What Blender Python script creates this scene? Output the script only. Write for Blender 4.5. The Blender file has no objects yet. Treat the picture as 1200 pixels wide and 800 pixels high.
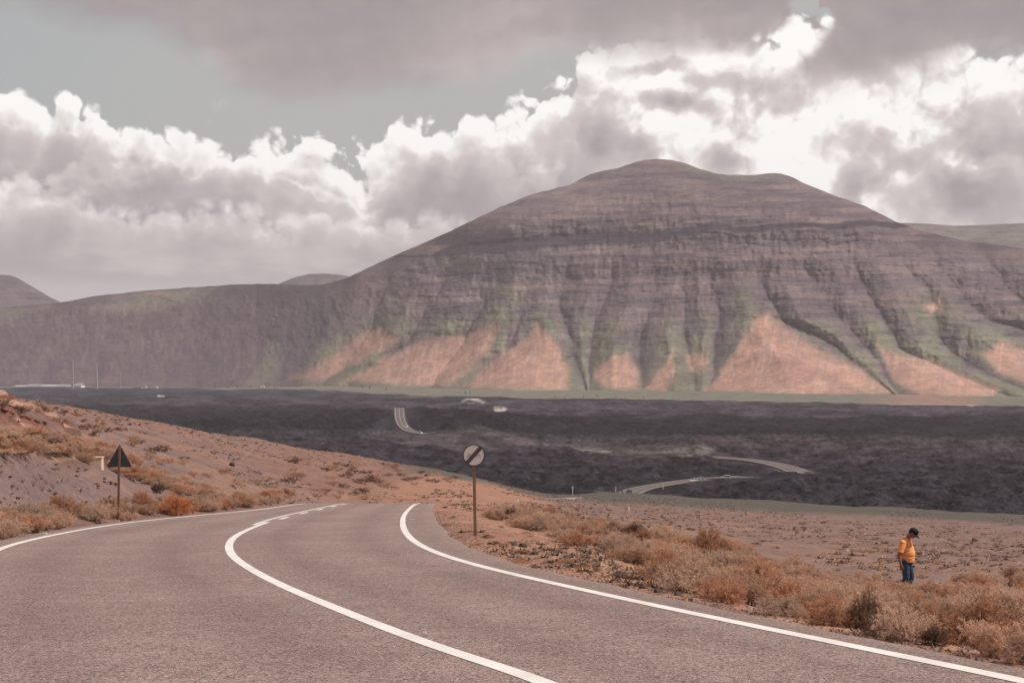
import bpy, bmesh, math, random
import numpy as np
from mathutils import Vector, Matrix, Euler

# ------------------------------------------------------------------ camera, world, sun, exposure
scene = bpy.context.scene
COL = scene.collection
FPX, HOR, EYE = 1667.0, 432.0, 60.0        # focal length and horizon of the photograph (px), eye height over the lava plain (m)

cam_d = bpy.data.cameras.new("camera")
cam_d.sensor_width = 36.0
cam_d.lens = 36.0 * FPX / 1200.0
cam_d.shift_y = 32.0 / 1200.0
cam_d.clip_start = 0.1
cam_d.clip_end = 60000.0
cam = bpy.data.objects.new("camera", cam_d)
cam.location = (0, 0, EYE)
cam.rotation_euler = (math.radians(90), 0, 0)
COL.objects.link(cam)
scene.camera = cam

vs = scene.view_settings
vs.view_transform = 'Standard'
vs.look = 'None'
vs.gamma = 1.0
vs.use_curve_mapping = False
vs.exposure = 0.35
scene.cycles.max_bounces = 6
scene.cycles.diffuse_bounces = 2
scene.cycles.glossy_bounces = 2
scene.cycles.transmission_bounces = 2
scene.cycles.transparent_max_bounces = 4
scene.cycles.volume_bounces = 0

SUN_EL, SUN_AZ = 50.0, 94.0                # azimuth clockwise from straight ahead (to the right)
sun_d = bpy.data.lights.new("sun", 'SUN')
sun_d.energy = 3.3
sun_d.angle = math.radians(0.5)
sun_d.color = (1.0, 0.95, 0.90)
sun = bpy.data.objects.new("sun", sun_d)
_l = Vector((math.sin(math.radians(SUN_AZ)) * math.cos(math.radians(SUN_EL)),
             math.cos(math.radians(SUN_AZ)) * math.cos(math.radians(SUN_EL)),
             math.sin(math.radians(SUN_EL))))
sun.rotation_euler = (-_l).to_track_quat('-Z', 'Y').to_euler()
sun.location = (30, 10, 120)
COL.objects.link(sun)


class G:
    """small helper to write node trees as expressions"""
    def __init__(self, tree):
        self.t = tree

    def new(self, kind, **kw):
        n = self.t.nodes.new(kind)
        for k, v in kw.items():
            setattr(n, k, v)
        return n

    def put(self, sock, v):
        if isinstance(v, bpy.types.NodeSocket):
            self.t.links.new(v, sock)
        elif v is not None:
            sock.default_value = v

    def m(self, op, a, b=None, c=None, clamp=False):
        n = self.new('ShaderNodeMath', operation=op, use_clamp=clamp)
        for i, v in enumerate((a, b, c)):
            self.put(n.inputs[i], v)
        return n.outputs[0]

    def add(self, a, b): return self.m('ADD', a, b)
    def sub(self, a, b): return self.m('SUBTRACT', a, b)
    def mul(self, a, b): return self.m('MULTIPLY', a, b)
    def ma(self, a, b, c): return self.m('MULTIPLY_ADD', a, b, c)

    def sstep(self, v, lo, hi, a=0.0, b=1.0, kind='SMOOTHSTEP'):
        n = self.new('ShaderNodeMapRange', interpolation_type=kind)
        self.put(n.inputs['Value'], v)
        self.put(n.inputs['From Min'], lo)
        self.put(n.inputs['From Max'], hi)
        self.put(n.inputs['To Min'], a)
        self.put(n.inputs['To Max'], b)
        return n.outputs[0]

    def comb(self, x, y, z):
        n = self.new('ShaderNodeCombineXYZ')
        for i, v in enumerate((x, y, z)):
            self.put(n.inputs[i], v)
        return n.outputs[0]

    def vm(self, op, a, b=None, scale=None):
        n = self.new('ShaderNodeVectorMath', operation=op)
        self.put(n.inputs[0], a)
        if b is not None:
            self.put(n.inputs[1], b)
        if scale is not None:
            self.put(n.inputs['Scale'], scale)
        return n.outputs[0]

    def noise(self, vec, scale, detail=4.0, rough=0.5, out=0, dist=0.0, dims='2D'):
        n = self.new('ShaderNodeTexNoise', noise_dimensions=dims)
        self.put(n.inputs['Vector'], vec)
        self.put(n.inputs['Scale'], scale)
        self.put(n.inputs['Detail'], detail)
        self.put(n.inputs['Roughness'], rough)
        self.put(n.inputs['Distortion'], dist)
        return n.outputs[out]

    def vor(self, vec, scale, detail=0.0, rough=0.5, feature='F1', out='Distance', smooth=0.6, dims='2D'):
        n = self.new('ShaderNodeTexVoronoi', feature=feature, voronoi_dimensions=dims)
        self.put(n.inputs['Vector'], vec)
        self.put(n.inputs['Scale'], scale)
        self.put(n.inputs['Detail'], detail)
        self.put(n.inputs['Roughness'], rough)
        if feature == 'SMOOTH_F1':
            self.put(n.inputs['Smoothness'], smooth)
        return n.outputs[out]

    def mix(self, f, a, b, blend='MIX'):
        n = self.new('ShaderNodeMix', data_type='RGBA', blend_type=blend, clamp_factor=True)
        self.put(n.inputs[0], f)
        for i, v in ((6, a), (7, b)):
            if isinstance(v, tuple) and len(v) == 3:
                v = (*v, 1.0)
            self.put(n.inputs[i], v)
        return n.outputs[2]

    def ramp(self, f, stops):
        n = self.new('ShaderNodeValToRGB')
        e = n.color_ramp.elements
        while len(e) < len(stops):
            e.new(0.5)
        for k, (p, c) in zip(e, stops):
            k.position = p
            k.color = (*c, 1.0) if len(c) == 3 else c
        self.put(n.inputs[0], f)
        return n.outputs[0]

    def curve(self, v, pts):
        n = self.new('ShaderNodeFloatCurve')
        c = n.mapping.curves[0]
        c.points[0].location = pts[0]
        c.points[1].location = pts[-1]
        for p in pts[1:-1]:
            c.points.new(*p)
        n.mapping.update()
        self.put(n.inputs['Value'], v)
        return n.outputs[0]


def build_world():
    w = bpy.data.worlds.new("World")
    scene.world = w
    w.use_nodes = True
    t = w.node_tree
    t.nodes.clear()
    g = G(t)
    out = g.new('ShaderNodeOutputWorld')
    sky = g.new('ShaderNodeTexSky', sky_type='NISHITA', sun_disc=False)
    sky.sun_elevation = math.radians(SUN_EL)
    sky.sun_rotation = math.radians(SUN_AZ)
    sky.dust_density = 2.0
    sky.air_density = 1.0
    sky.ozone_density = 1.0
    bg_sky = g.new('ShaderNodeBackground')
    t.links.new(sky.outputs[0], bg_sky.inputs[0])
    bg_sky.inputs[1].default_value = 0.075
    # directions: A = azimuth, E = tangent of the elevation, both in units of 1/1667
    tc = g.new('ShaderNodeTexCoord')
    sx = g.new('ShaderNodeSeparateXYZ')
    t.links.new(tc.outputs['Generated'], sx.inputs[0])
    x, y, z = sx.outputs
    A = g.mul(g.m('ARCTAN2', x, y), FPX)
    hyp = g.m('SQRT', g.add(g.add(g.mul(x, x), g.mul(y, y)), 1e-5))
    E = g.m('MINIMUM', g.mul(g.m('DIVIDE', z, hyp), FPX), 2600.0)
    P = g.comb(g.mul(A, 0.01), g.mul(E, 0.01), 0.0)
    AN = g.sstep(A, -640.0, 640.0, kind='LINEAR')

    def prof(pts):                       # picture points -> curve of E over A
        q = []
        for px, py in pts:
            az = math.atan((px - 600) / FPX)
            q.append((min(1, max(0, (az * FPX + 640) / 1280)), (HOR - py) * math.cos(az) / 480.0))
        return g.mul(g.curve(AN, q), 480.0)

    def blob(px, py, rx, ry, amp, tilt=0.0):
        az = math.atan((px - 600) / FPX)
        dx = g.sub(A, az * FPX)
        dy = g.sub(E, (HOR - py) * math.cos(az))
        c, s_ = math.cos(math.radians(tilt)), math.sin(math.radians(tilt))
        u = g.add(g.mul(dx, c / rx), g.mul(dy, s_ / rx))
        v = g.add(g.mul(dx, -s_ / ry), g.mul(dy, c / ry))
        return g.mul(g.m('EXPONENT', g.mul(g.add(g.mul(u, u), g.mul(v, v)), -1.0)), amp)

    def total(items):
        r = items[0]
        for i in items[1:]:
            r = g.add(r, i)
        return r

    # two shared relief fields: large soft lobes and small cauliflower puffs, plus the same seen a little towards the sun
    def relief(vec, seed):
        v = g.vm('ADD', vec, (seed * 7.3, seed * 3.1, 0.0))
        n = g.noise(v, 0.95, 6.0, 0.52)
        wv = g.vm('ADD', v, g.vm('SCALE', g.noise(v, 1.6, 3.0, 0.55, out=1), scale=0.26))
        big = g.vor(wv, 1.05, 0.0)
        p = g.vor(wv, 2.8, 2.4, 0.5)
        return n, g.add(g.mul(g.mul(big, big), 1.0), g.mul(g.mul(p, p), 0.40))
    nA, pA = relief(P, 1.0)
    nB, pB = relief(g.vm('ADD', P, (0.07, 0.17, 0.0)), 1.0)
    hA = g.sub(g.mul(nA, 1.25), pA)
    rel = g.sub(hA, g.sub(g.mul(nB, 1.25), pB))       # > 0 on the side that faces the light
    nC = g.noise(g.vm('ADD', P, (31.0, 17.0, 0.0)), 0.62, 5.0, 0.52)
    nD = g.noise(g.vm('ADD', g.vm('MULTIPLY', P, (0.5, 1.6, 1.0)), (5.0, 41.0, 0.0)), 1.1, 5.0, 0.52)

    def bank(T, amp, off, soft, deep, k, lo, hi, nz=0.0):
        e = g.add(g.sub(T, E), g.mul(g.add(hA, off), amp))
        if nz:
            e = g.add(e, g.mul(g.sub(nC, 0.5), nz))
        alpha = g.sstep(e, 0.0, soft)
        base = g.sstep(e, 2.0, deep, hi, lo)
        return alpha, g.add(base, g.mul(rel, k)), e

    WHITE = (1.06, 1.03, 1.0)
    PALE = (0.70, 0.635, 0.61)
    GREY = (0.385, 0.335, 0.352)
    tone = lambda f: g.ramp(f, [(0.0, GREY), (0.40, (0.53, 0.475, 0.475)), (0.70, PALE), (0.92, WHITE), (1.0, WHITE)])

    cur = g.mix(0.0, (0.475, 0.475, 0.455), (0.475, 0.475, 0.455))
    thin = g.sstep(A, -640.0, -250.0, 0.80, 0.94)                                           # thin veil over the clear sky

    # far bank, bright tops from end to end
    T1 = prof([(-20, 112), (30, 104), (68, 104), (110, 132), (150, 154), (195, 146), (240, 152), (285, 154), (318, 142), (352, 142), (392, 166),
               (420, 166), (455, 152), (520, 138), (575, 130), (630, 110), (668, 84), (700, 58), (760, 40), (830, 30), (900, 24),
               (1000, 24), (1080, 30), (1140, 60), (1230, 70)])
    a, l, e1 = bank(T1, 46.0, -0.10, 9.0, 92.0, 0.46, 0.28, 1.05)
    right = g.mul(g.sstep(A, -10.0, 170.0), g.sstep(A, 640.0, 480.0))
    shade = total([blob(690, 165, 44, 30, 0.75, -38), blob(760, 188, 40, 22, 0.5, -30), blob(850, 186, 30, 20, 0.6), blob(1015, 165, 60, 22, 0.55, 0),
                   blob(1010, 222, 34, 30, 0.7, 0), blob(1120, 180, 80, 30, 0.42, 0), blob(1170, 225, 60, 36, 0.6), blob(790, 118, 60, 12, 0.5, -8),
                   blob(905, 122, 50, 14, 0.4, 8), blob(760, 80, 46, 9, 0.5, 6), blob(860, 98, 60, 10, 0.45, -6), blob(1000, 70, 60, 24, 0.5), blob(650, 110, 40, 20, 0.35), blob(1090, 225, 50, 40, 0.45), blob(640, 215, 60, 22, 0.5), blob(880, 255, 80, 20, 0.25)])
    lr = g.sub(g.add(0.98, g.mul(rel, 0.5)), g.mul(shade, g.sstep(g.add(nA, g.mul(pA, -0.35)), 0.22, 0.52, 0.55, 1.5)))
    lr = g.add(lr, g.mul(g.sub(nC, 0.5), 0.9))
    lmix = g.new('ShaderNodeMix', data_type='FLOAT')
    g.put(lmix.inputs[0], right); g.put(lmix.inputs[2], l); g.put(lmix.inputs[3], lr)
    cur = g.mix(a, cur, tone(lmix.outputs[0]))
    acov = a

    # grey body of the left bank with its own lit right-hand rim
    T3 = prof([(-20, 196), (30, 186), (75, 196), (110, 176), (150, 164), (200, 150), (260, 152), (310, 158), (345, 176), (385, 206), (420, 205), (450, 182),
               (500, 172), (545, 166), (585, 176), (640, 202), (690, 240), (760, 290), (860, 330), (1230, 340)])
    a, l, _ = bank(T3, 70.0, -0.12, 34.0, 70.0, 0.34, 0.14, 0.74, 60.0)
    cur = g.mix(g.mul(a, 0.88), cur, tone(g.add(l, g.mul(g.sub(nC, 0.45), 1.5))))

    # lower bright tops and their flat grey bases
    T4 = prof([(-20, 226), (40, 222), (90, 236), (140, 250), (190, 248), (235, 240), (280, 246), (330, 260), (400, 250), (450, 244), (500, 250),
               (560, 260), (640, 275), (1230, 300)])
    a, l, _ = bank(T4, 46.0, -0.12, 30.0, 76.0, 0.34, 0.18, 0.92, 50.0)
    cur = g.mix(g.mul(a, 0.85), cur, tone(l))
    T5 = prof([(-20, 268), (60, 276), (140, 280), (220, 286), (300, 290), (420, 292), (560, 300), (1230, 330)])
    e5 = g.add(g.sub(T5, E), g.mul(g.sub(nD, 0.5), 70.0))
    cur = g.mix(g.mul(g.sstep(e5, 0.0, 26.0), 0.85), cur, tone(g.add(g.sstep(nD, 0.36, 0.66, 0.02, 0.55), g.sstep(E, 150.0, 95.0, 0.0, 0.16))))
    # pale band over the horizon
    cur = g.mix(g.mul(g.sstep(g.add(E, g.mul(nD, 30.0)), 122.0, 98.0), 0.75), cur, (0.63, 0.575, 0.585))

    # high dark cloud deck
    T6 = prof([(-20, 6), (20, 14), (60, 26), (110, 40), (160, 54), (230, 72), (300, 96), (380, 112), (450, 116), (540, 108), (620, 84), (700, 70), (800, 66),
               (860, 78), (930, 96), (1010, 94), (1100, 94), (1230, 96)])
    w6 = g.noise(g.vm('ADD', g.vm('MULTIPLY', P, (0.7, 1.3, 1.0)), (4.4, 1.0, 6.0)), 0.55, 4.0, 0.5)
    e6 = g.add(g.sub(E, T6), g.mul(g.sub(nC, 0.5), 80.0))
    e6 = g.add(e6, g.mul(g.sub(nA, 0.5), 26.0))
    holes = total([blob(958, 6, 34, 26, 120.0, 20), blob(915, 56, 40, 18, 95.0, 14), blob(850, 78, 60, 12, 50.0, 6), blob(1170, 70, 50, 24, 40.0)])
    e6 = g.sub(e6, g.mul(holes, g.sstep(hA, -0.05, 0.40, 0.25, 1.5)))
    a6 = g.sstep(e6, -16.0, 34.0)
    l6 = g.add(g.sstep(w6, 0.33, 0.68, 0.0, 0.50), g.sstep(e6, 70.0, 0.0, 0.0, 0.30))
    l6 = g.add(l6, g.mul(rel, 0.15))
    deck = g.ramp(l6, [(0.0, (0.350, 0.295, 0.305)), (0.45, (0.425, 0.362, 0.362)), (1.0, (0.66, 0.59, 0.565))])
    cur = g.mix(g.mul(a6, 0.97), cur, deck)
    cover = g.m('MAXIMUM', g.m('MAXIMUM', acov, a6), thin)
    bg_c = g.new('ShaderNodeBackground')
    t.links.new(cur, bg_c.inputs[0])
    bg_c.inputs[1].default_value = CLOUD
    mx = g.new('ShaderNodeMixShader')
    t.links.new(cover, mx.inputs[0])
    t.links.new(bg_sky.outputs[0], mx.inputs[1])
    t.links.new(bg_c.outputs[0], mx.inputs[2])
    t.links.new(mx.outputs[0], out.inputs[0])
    w.cycles.sampling_method = 'MANUAL'
    w.cycles.sample_map_resolution = 512


CLOUD = 0.80                               # cloud radiance (the exposure above brings white tops to white)
build_world()

# ------------------------------------------------------------------ numeric helpers
rng = np.random.default_rng(7)
random.seed(7)


def _hash(ix, iy, seed):
    h = (ix.astype(np.int64) * 374761393 + iy.astype(np.int64) * 668265263 + seed * 974634777) & 0x7fffffff
    h = ((h ^ (h >> 13)) * 1274126177) & 0x7fffffff
    return ((h ^ (h >> 16)) & 0xffff) / 65535.0


def vnoise(x, y, seed=0):
    ix, iy = np.floor(x), np.floor(y)
    fx, fy = x - ix, y - iy
    fx = fx * fx * fx * (fx * (fx * 6 - 15) + 10)
    fy = fy * fy * fy * (fy * (fy * 6 - 15) + 10)
    a = _hash(ix, iy, seed); b = _hash(ix + 1, iy, seed)
    c = _hash(ix, iy + 1, seed); d = _hash(ix + 1, iy + 1, seed)
    return (a * (1 - fx) + b * fx) * (1 - fy) + (c * (1 - fx) + d * fx) * fy


def fbm(x, y, octaves=4, seed=0, gain=0.5):
    x = np.asarray(x, float); y = np.asarray(y, float)
    s = 0.0; a = 1.0; tot = 0.0
    for o in range(octaves):
        ca, sa = math.cos(0.6 + 1.1 * o), math.sin(0.6 + 1.1 * o)      # every octave turned, so that no grid shows
        s = s + a * vnoise((x * ca - y * sa) * 2 ** o + 17.3 * o, (x * sa + y * ca) * 2 ** o + 5.1 * o, seed + o)
        tot += a; a *= gain
    return s / tot


def ridged(x, y, octaves=4, seed=0, gain=0.5):
    s = 0.0; a = 1.0; tot = 0.0
    for o in range(octaves):
        ca, sa = math.cos(0.45 + 1.3 * o), math.sin(0.45 + 1.3 * o)
        X, Y = np.asarray(x, float), np.asarray(y, float)
        s = s + a * (1 - np.abs(2 * vnoise((X * ca - Y * sa) * 2 ** o + 9.7 * o, (X * sa + Y * ca) * 2 ** o + 3.3 * o, seed + o) - 1))
        tot += a; a *= gain
    return s / tot


def sst(v, lo, hi):
    t = np.clip((np.asarray(v, float) - lo) / (hi - lo), 0, 1)
    return t * t * (3 - 2 * t)


def lin(r, g_, b):
    """display colour (0..255) -> linear"""
    c = np.array([r, g_, b], float) / 255.0
    return np.where(c <= 0.04045, c / 12.92, ((c + 0.055) / 1.055) ** 2.4) * ALB


ALB = np.array([0.80, 0.85, 0.90])         # display colour of a lit surface -> base colour


def in_poly(px, py, poly):
    px = np.asarray(px, float); py = np.asarray(py, float)
    inside = np.zeros(np.broadcast(px, py).shape, bool)
    n = len(poly)
    for i in range(n):
        x0, y0 = poly[i]; x1, y1 = poly[(i + 1) % n]
        if y0 == y1:
            continue
        cond = ((y0 > py) != (y1 > py)) & (px < (x1 - x0) * (py - y0) / (y1 - y0) + x0)
        inside ^= cond
    return inside


def poly_dist(px, py, poly, closed=True):
    """signed distance to a polygon (negative inside) or distance to an open line"""
    px = np.asarray(px, float); py = np.asarray(py, float)
    d = np.full(np.broadcast(px, py).shape, 1e9)
    n = len(poly)
    for i in range(n if closed else n - 1):
        x0, y0 = poly[i]; x1, y1 = poly[(i + 1) % n]
        vx, vy = x1 - x0, y1 - y0
        t = np.clip(((px - x0) * vx + (py - y0) * vy) / (vx * vx + vy * vy + 1e-9), 0, 1)
        d = np.minimum(d, np.hypot(px - x0 - t * vx, py - y0 - t * vy))
    if closed:
        d = np.where(in_poly(px, py, poly), -d, d)
    return d


# ------------------------------------------------------------------ object helpers
def link(name, mesh, parent=None, **props):
    o = bpy.data.objects.new(name, mesh)
    COL.objects.link(o)
    if parent is not None:
        o.parent = parent
    for k, v in props.items():
        o[k] = v
    return o


def mesh_np(name, V, quads=None, tris=None, mat=None, smooth=True, col=None, uv=None):
    """mesh from numpy arrays"""
    me = bpy.data.meshes.new(name)
    V = np.asarray(V, np.float32)
    loops, starts = [], []
    pos = 0
    if quads is not None and len(quads):
        q = np.asarray(quads, np.int32)
        loops.append(q.ravel()); starts.append(np.arange(len(q), dtype=np.int32) * 4); pos = q.size
    if tris is not None and len(tris):
        t = np.asarray(tris, np.int32)
        loops.append(t.ravel()); starts.append(pos + np.arange(len(t), dtype=np.int32) * 3)
    L = np.concatenate(loops); S = np.concatenate(starts)
    me.vertices.add(len(V)); me.vertices.foreach_set('co', V.ravel())
    me.loops.add(len(L)); me.loops.foreach_set('vertex_index', L)
    me.polygons.add(len(S)); me.polygons.foreach_set('loop_start', S)
    me.update(calc_edges=True)
    me.polygons.foreach_set('use_smooth', np.full(len(S), smooth, bool))
    if col is not None:
        a = me.attributes.new('Col', 'FLOAT_COLOR', 'POINT')
        c = np.ones((len(V), 4), np.float32); c[:, :col.shape[1]] = col
        a.data.foreach_set('color', c.ravel())
    if mat is not None:
        me.materials.append(mat)
    return me


def grid_quads(nr, nc):
    i = np.arange((nr - 1) * (nc - 1)).reshape(nr - 1, nc - 1)
    r, c = np.divmod(i, nc - 1)
    a = r * nc + c
    return np.stack([a, a + 1, a + nc + 1, a + nc], -1).reshape(-1, 4)


def new_mat(name, rough=0.9, spec=0.2):
    m = bpy.data.materials.new(name)
    m.use_nodes = True
    g = G(m.node_tree)
    b = m.node_tree.nodes['Principled BSDF']
    b.inputs['Roughness'].default_value = rough
    b.inputs['Specular IOR Level'].default_value = spec
    return m, g, b


def attr_col(g, name='Col'):
    n = g.new('ShaderNodeVertexColor', layer_name=name)
    return n.outputs[0]


def obj_pos(g):
    return g.new('ShaderNodeTexCoord').outputs['Object']


def vary(g, col, fac, amount):
    """multiply a colour by 1 +- amount driven by fac (0..1)"""
    k = g.sstep(fac, 0.25, 0.75, 1.0 - amount, 1.0 + amount, kind='LINEAR')
    return g.vm('SCALE', col, scale=k)


def bump(g, b, h, strength, dist):
    n = g.new('ShaderNodeBump')
    n.inputs['Strength'].default_value = strength
    n.inputs['Distance'].default_value = dist
    g.put(n.inputs['Height'], h)
    g.t.links.new(n.outputs[0], b.inputs['Normal'])


# ------------------------------------------------------------------ the road in plan
def road_drop(y):
    y = np.asarray(y, float)
    return 1.6 + 0.0773 * y + 5.03e-4 * np.maximum(0, y - 85.0) ** 2


def road_z(y):
    return EYE - road_drop(y)


_ys = np.geomspace(3, 101, 3000)
_ps = HOR + FPX * road_drop(_ys) / _ys


def road_line(pts, near, far):
    p = np.array(pts, float)
    y = np.interp(-p[:, 1], -_ps, _ys)
    x = (p[:, 0] - 600.0) / FPX * y
    x = np.r_[x, [e[0] for e in near], [e[0] for e in far]]
    y = np.r_[y, [e[1] for e in near], [e[1] for e in far]]
    o = np.argsort(y); x, y = x[o], y[o]
    t = np.linspace(math.log(2.0), math.log(170.0), 900)
    v = np.interp(t, np.log(y), x)
    k = np.exp(-0.5 * (np.arange(-40, 41) / 15.0) ** 2); k /= k.sum()
    v = np.convolve(np.pad(v, 40, mode='reflect', reflect_type='odd'), k, 'valid')
    return lambda yy: np.interp(np.log(np.maximum(yy, 2.0)), t, v)


xC = road_line([(270.7, 650), (290, 663.4), (316.7, 678.7), (355, 696), (393, 711.3), (439, 729.7), (489, 749), (546.6, 768.8), (596.5, 784),
                (646, 798), (268, 640), (271, 631), (282, 624), (297.5, 617.5), (308, 613.5), (325, 607.5), (352, 601), (377.5, 595.5), (395, 591.8),
                (412.5, 589.3)], [(3.4, 2), (2.63, 4.5)], [(-11.4, 115), (-9.5, 135), (-6, 170)])
xR = road_line([(740, 703.3), (816.7, 719), (893, 735), (970, 750.4), (1046.6, 766), (1123, 782), (1196, 795.6), (490, 589.5), (481, 595), (474, 602.5),
                (472, 612.5), (476, 625), (487.5, 636), (505, 645), (535, 655.5), (572.5, 665.5), (610, 674.5), (647.5, 682.5), (685, 691),
                (722.5, 699)], [(7.3, 2), (6.5, 4.5)], [(-6.6, 112), (-5, 135), (-1, 170)])
xL = road_line([(0, 642), (25, 635), (50, 628.8), (87.5, 622), (120, 616), (150, 612), (195, 607), (250, 601.8), (300, 597.8),
                (360, 589.8)], [(-1.8, 2), (-2.7, 4.5), (-5.2, 12), (-8.5, 22)], [(-14.4, 110), (-13.5, 135), (-10, 170)])


def shoulder_r(y):
    return np.interp(y, [4, 12, 20, 30, 42, 60, 100], [0.45, 0.5, 0.7, 0.95, 1.2, 1.2, 1.0])


def shoulder_l(y):
    return np.interp(y, [4, 30, 60, 100], [0.9, 0.9, 0.6, 0.4])


# ------------------------------------------------------------------ foreground terrain: fitted through (px, distance, py)
_TP = [
    # right-hand field, from the verge out to the lava
    (557, 38.9, 629.6), (560, 60, 608), (560, 100, 592), (560, 170, 581), (560, 280, 570), (560, 400, 560), (560, 520, 568), (560, 700, 590),
    (700, 22.8, 680), (700, 30, 660), (700, 38, 646), (700, 60, 626), (700, 100, 610), (700, 200, 596), (700, 350, 588), (700, 500, 582.5), (700, 685, 577), (700, 850, 590),
    (900, 17, 733), (900, 25, 708), (900, 38, 684), (900, 60, 660), (900, 100, 640), (900, 200, 617), (900, 350, 602), (900, 500, 593), (900, 645, 586), (900, 800, 598),
    (1060, 13.6, 768), (1060, 22, 730), (1060, 37.5, 696), (1060, 60, 672), (1060, 100, 652), (1060, 200, 626), (1060, 350, 610), (1060, 500, 600), (1060, 620, 594),
    (1200, 12.3, 788), (1200, 20, 748), (1200, 38, 704), (1200, 60, 678), (1200, 100, 657), (1200, 200, 632), (1200, 350, 616), (1200, 500, 607), (1200, 590, 602), (1200, 800, 614),
    (1700, 15, 800), (1700, 40, 722), (1700, 100, 672), (1700, 300, 640), (1700, 600, 622), (1700, 800, 625),
    # left bank and the hill behind it
    (0, 36, 634), (0, 40, 612), (0, 46, 570), (0, 54, 520), (0, 60, 480), (0, 80, 476), (0, 110, 470), (0, 165, 464), (0, 240, 475), (0, 360, 520), (0, 600, 590),
    (50, 45, 620), (50, 52, 580), (50, 58, 545), (50, 64, 502), (50, 90, 490), (50, 175, 473), (50, 260, 488),
    (100, 50, 614), (100, 56, 580), (100, 62, 550), (100, 70, 522), (100, 100, 502), (100, 190, 482), (100, 290, 500),
    (200, 62, 603.5), (200, 68, 585), (200, 80, 559), (200, 120, 530), (200, 220, 499), (200, 340, 520), (200, 700, 592),
    (300, 78, 595), (300, 92, 580), (300, 125, 562), (300, 180, 538), (300, 260, 515), (300, 400, 540),
    (400, 100, 588.5), (400, 150, 573), (400, 220, 552), (400, 310, 532), (400, 420, 550), (400, 700, 592),
    (500, 100, 589), (500, 150, 580), (500, 240, 563), (500, 360, 547), (500, 460, 560),
    (620, 60, 618), (620, 100, 602), (620, 180, 590.5), (620, 330, 582), (620, 470, 574.5), (620, 600, 585), (620, 760, 592),
    (660, 100, 605), (660, 250, 589), (660, 420, 583.5), (660, 560, 580), (660, 640, 582),
    (-400, 30, 640), (-400, 45, 520), (-400, 70, 440), (-400, 160, 430), (-400, 400, 500), (-400, 700, 585),
    (0, 12, 783), (300, 12, 783), (600, 12, 783), (1200, 6, 1006), (600, 6, 1006), (0, 6, 1006), (-400, 12, 783), (300, 30, 650), (300, 50, 614), (0, 24, 672),
]


def _base_py(y):
    return HOR + FPX * (1.6 + 0.0773 * y) / y


def _tps_fit():
    P = np.array(_TP, float)
    X = np.stack([P[:, 0] / 260.0, np.log(P[:, 1])], 1)
    h = P[:, 2] - _base_py(P[:, 1])
    n = len(X)
    d = np.linalg.norm(X[:, None] - X[None], axis=2)
    K = d * d * np.log(d + 1e-9) + np.eye(n) * 0.004
    A = np.zeros((n + 3, n + 3)); A[:n, :n] = K
    A[:n, n] = 1; A[:n, n + 1:] = X; A[n, :n] = 1; A[n + 1:, :n] = X.T
    w = np.linalg.solve(A, np.r_[h, 0, 0, 0])
    return X, w


_TX, _TW = _tps_fit()


def terrain_smooth(x, y):
    x = np.asarray(x, float); y = np.maximum(np.asarray(y, float), 3.0)
    px = np.clip(600 + FPX * x / y, -700, 1900)
    u = px / 260.0; v = np.log(y)
    h = _TW[-3] + _TW[-2] * u + _TW[-1] * v
    for (a, b), w in zip(_TX, _TW[:-3]):
        r2 = (u - a) ** 2 + (v - b) ** 2
        h = h + w * 0.5 * r2 * np.log(r2 + 1e-12)
    z = EYE - (1.6 + 0.0773 * y) - h * y / FPX
    return z


def off_road(x, y):
    """distance outside the asphalt (m, negative on it)"""
    return np.maximum(xL(y) - shoulder_l(y) - x, x - xR(y) - shoulder_r(y))


def terrain_z(x, y, fine=True):
    x = np.asarray(x, float); y = np.asarray(y, float)
    z = terrain_smooth(x, y)
    d = off_road(x, y)
    if fine:
        amp = sst(d, 0.0, 3.0)
        z = z + amp * ((fbm(x / 3.2, y / 3.2, 4, 11) - 0.5) * 0.45 + (fbm(x / 0.5, y / 0.5, 2, 12) - 0.5) * 0.06)
        z = z + (fbm(x / 22, y / 22, 3, 15) - 0.5) * 1.3 * sst(d, 4.0, 16.0) * sst(y, 40, 90)
        # eroded ledges of the left bank
        px = 600 + FPX * x / y
        bank = sst(px, 330, 120) * sst(d, 1.5, 5.0) * sst(y, 110, 80)
        q = z * 1.7 + 1.6 * fbm(x / 5, y / 5, 3, 21)
        led = (q - np.floor(q)); led = sst(led, 0.0, 0.30) - led
        z = z + bank * led * 0.45 * sst(fbm(x / 4, y / 4, 2, 23), 0.42, 0.62)
        z = z + bank * (fbm(x / 1.6, y / 1.6, 3, 29) - 0.5) * 0.30
    w = sst(d, 0.05, 2.2 + 0.02 * np.minimum(y, 100)) * sst(np.asarray(y, float), -1, 0)
    w = np.maximum(w, sst(y, 118, 150))
    return (road_z(y) - 0.07) * (1 - w) + z * w


def ground_hit(px, py, y0=6.0, y1=800.0):
    """first point of the foreground terrain seen at picture position px, py"""
    y = np.geomspace(y0, y1, 900)
    x = (px - 600.0) / FPX * y
    z = terrain_z(x, y)
    p = HOR - FPX * (z - EYE) / y
    i = np.argmax(p <= py)
    if p[i] > py:
        return None
    if i > 0:
        t = (p[i - 1] - py) / (p[i - 1] - p[i] + 1e-9)
        yy = y[i - 1] + t * (y[i] - y[i - 1])
    else:
        yy = y[i]
    xx = (px - 600.0) / FPX * yy
    return float(xx), float(yy), float(terrain_z(np.array([xx]), np.array([yy]))[0])


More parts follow.
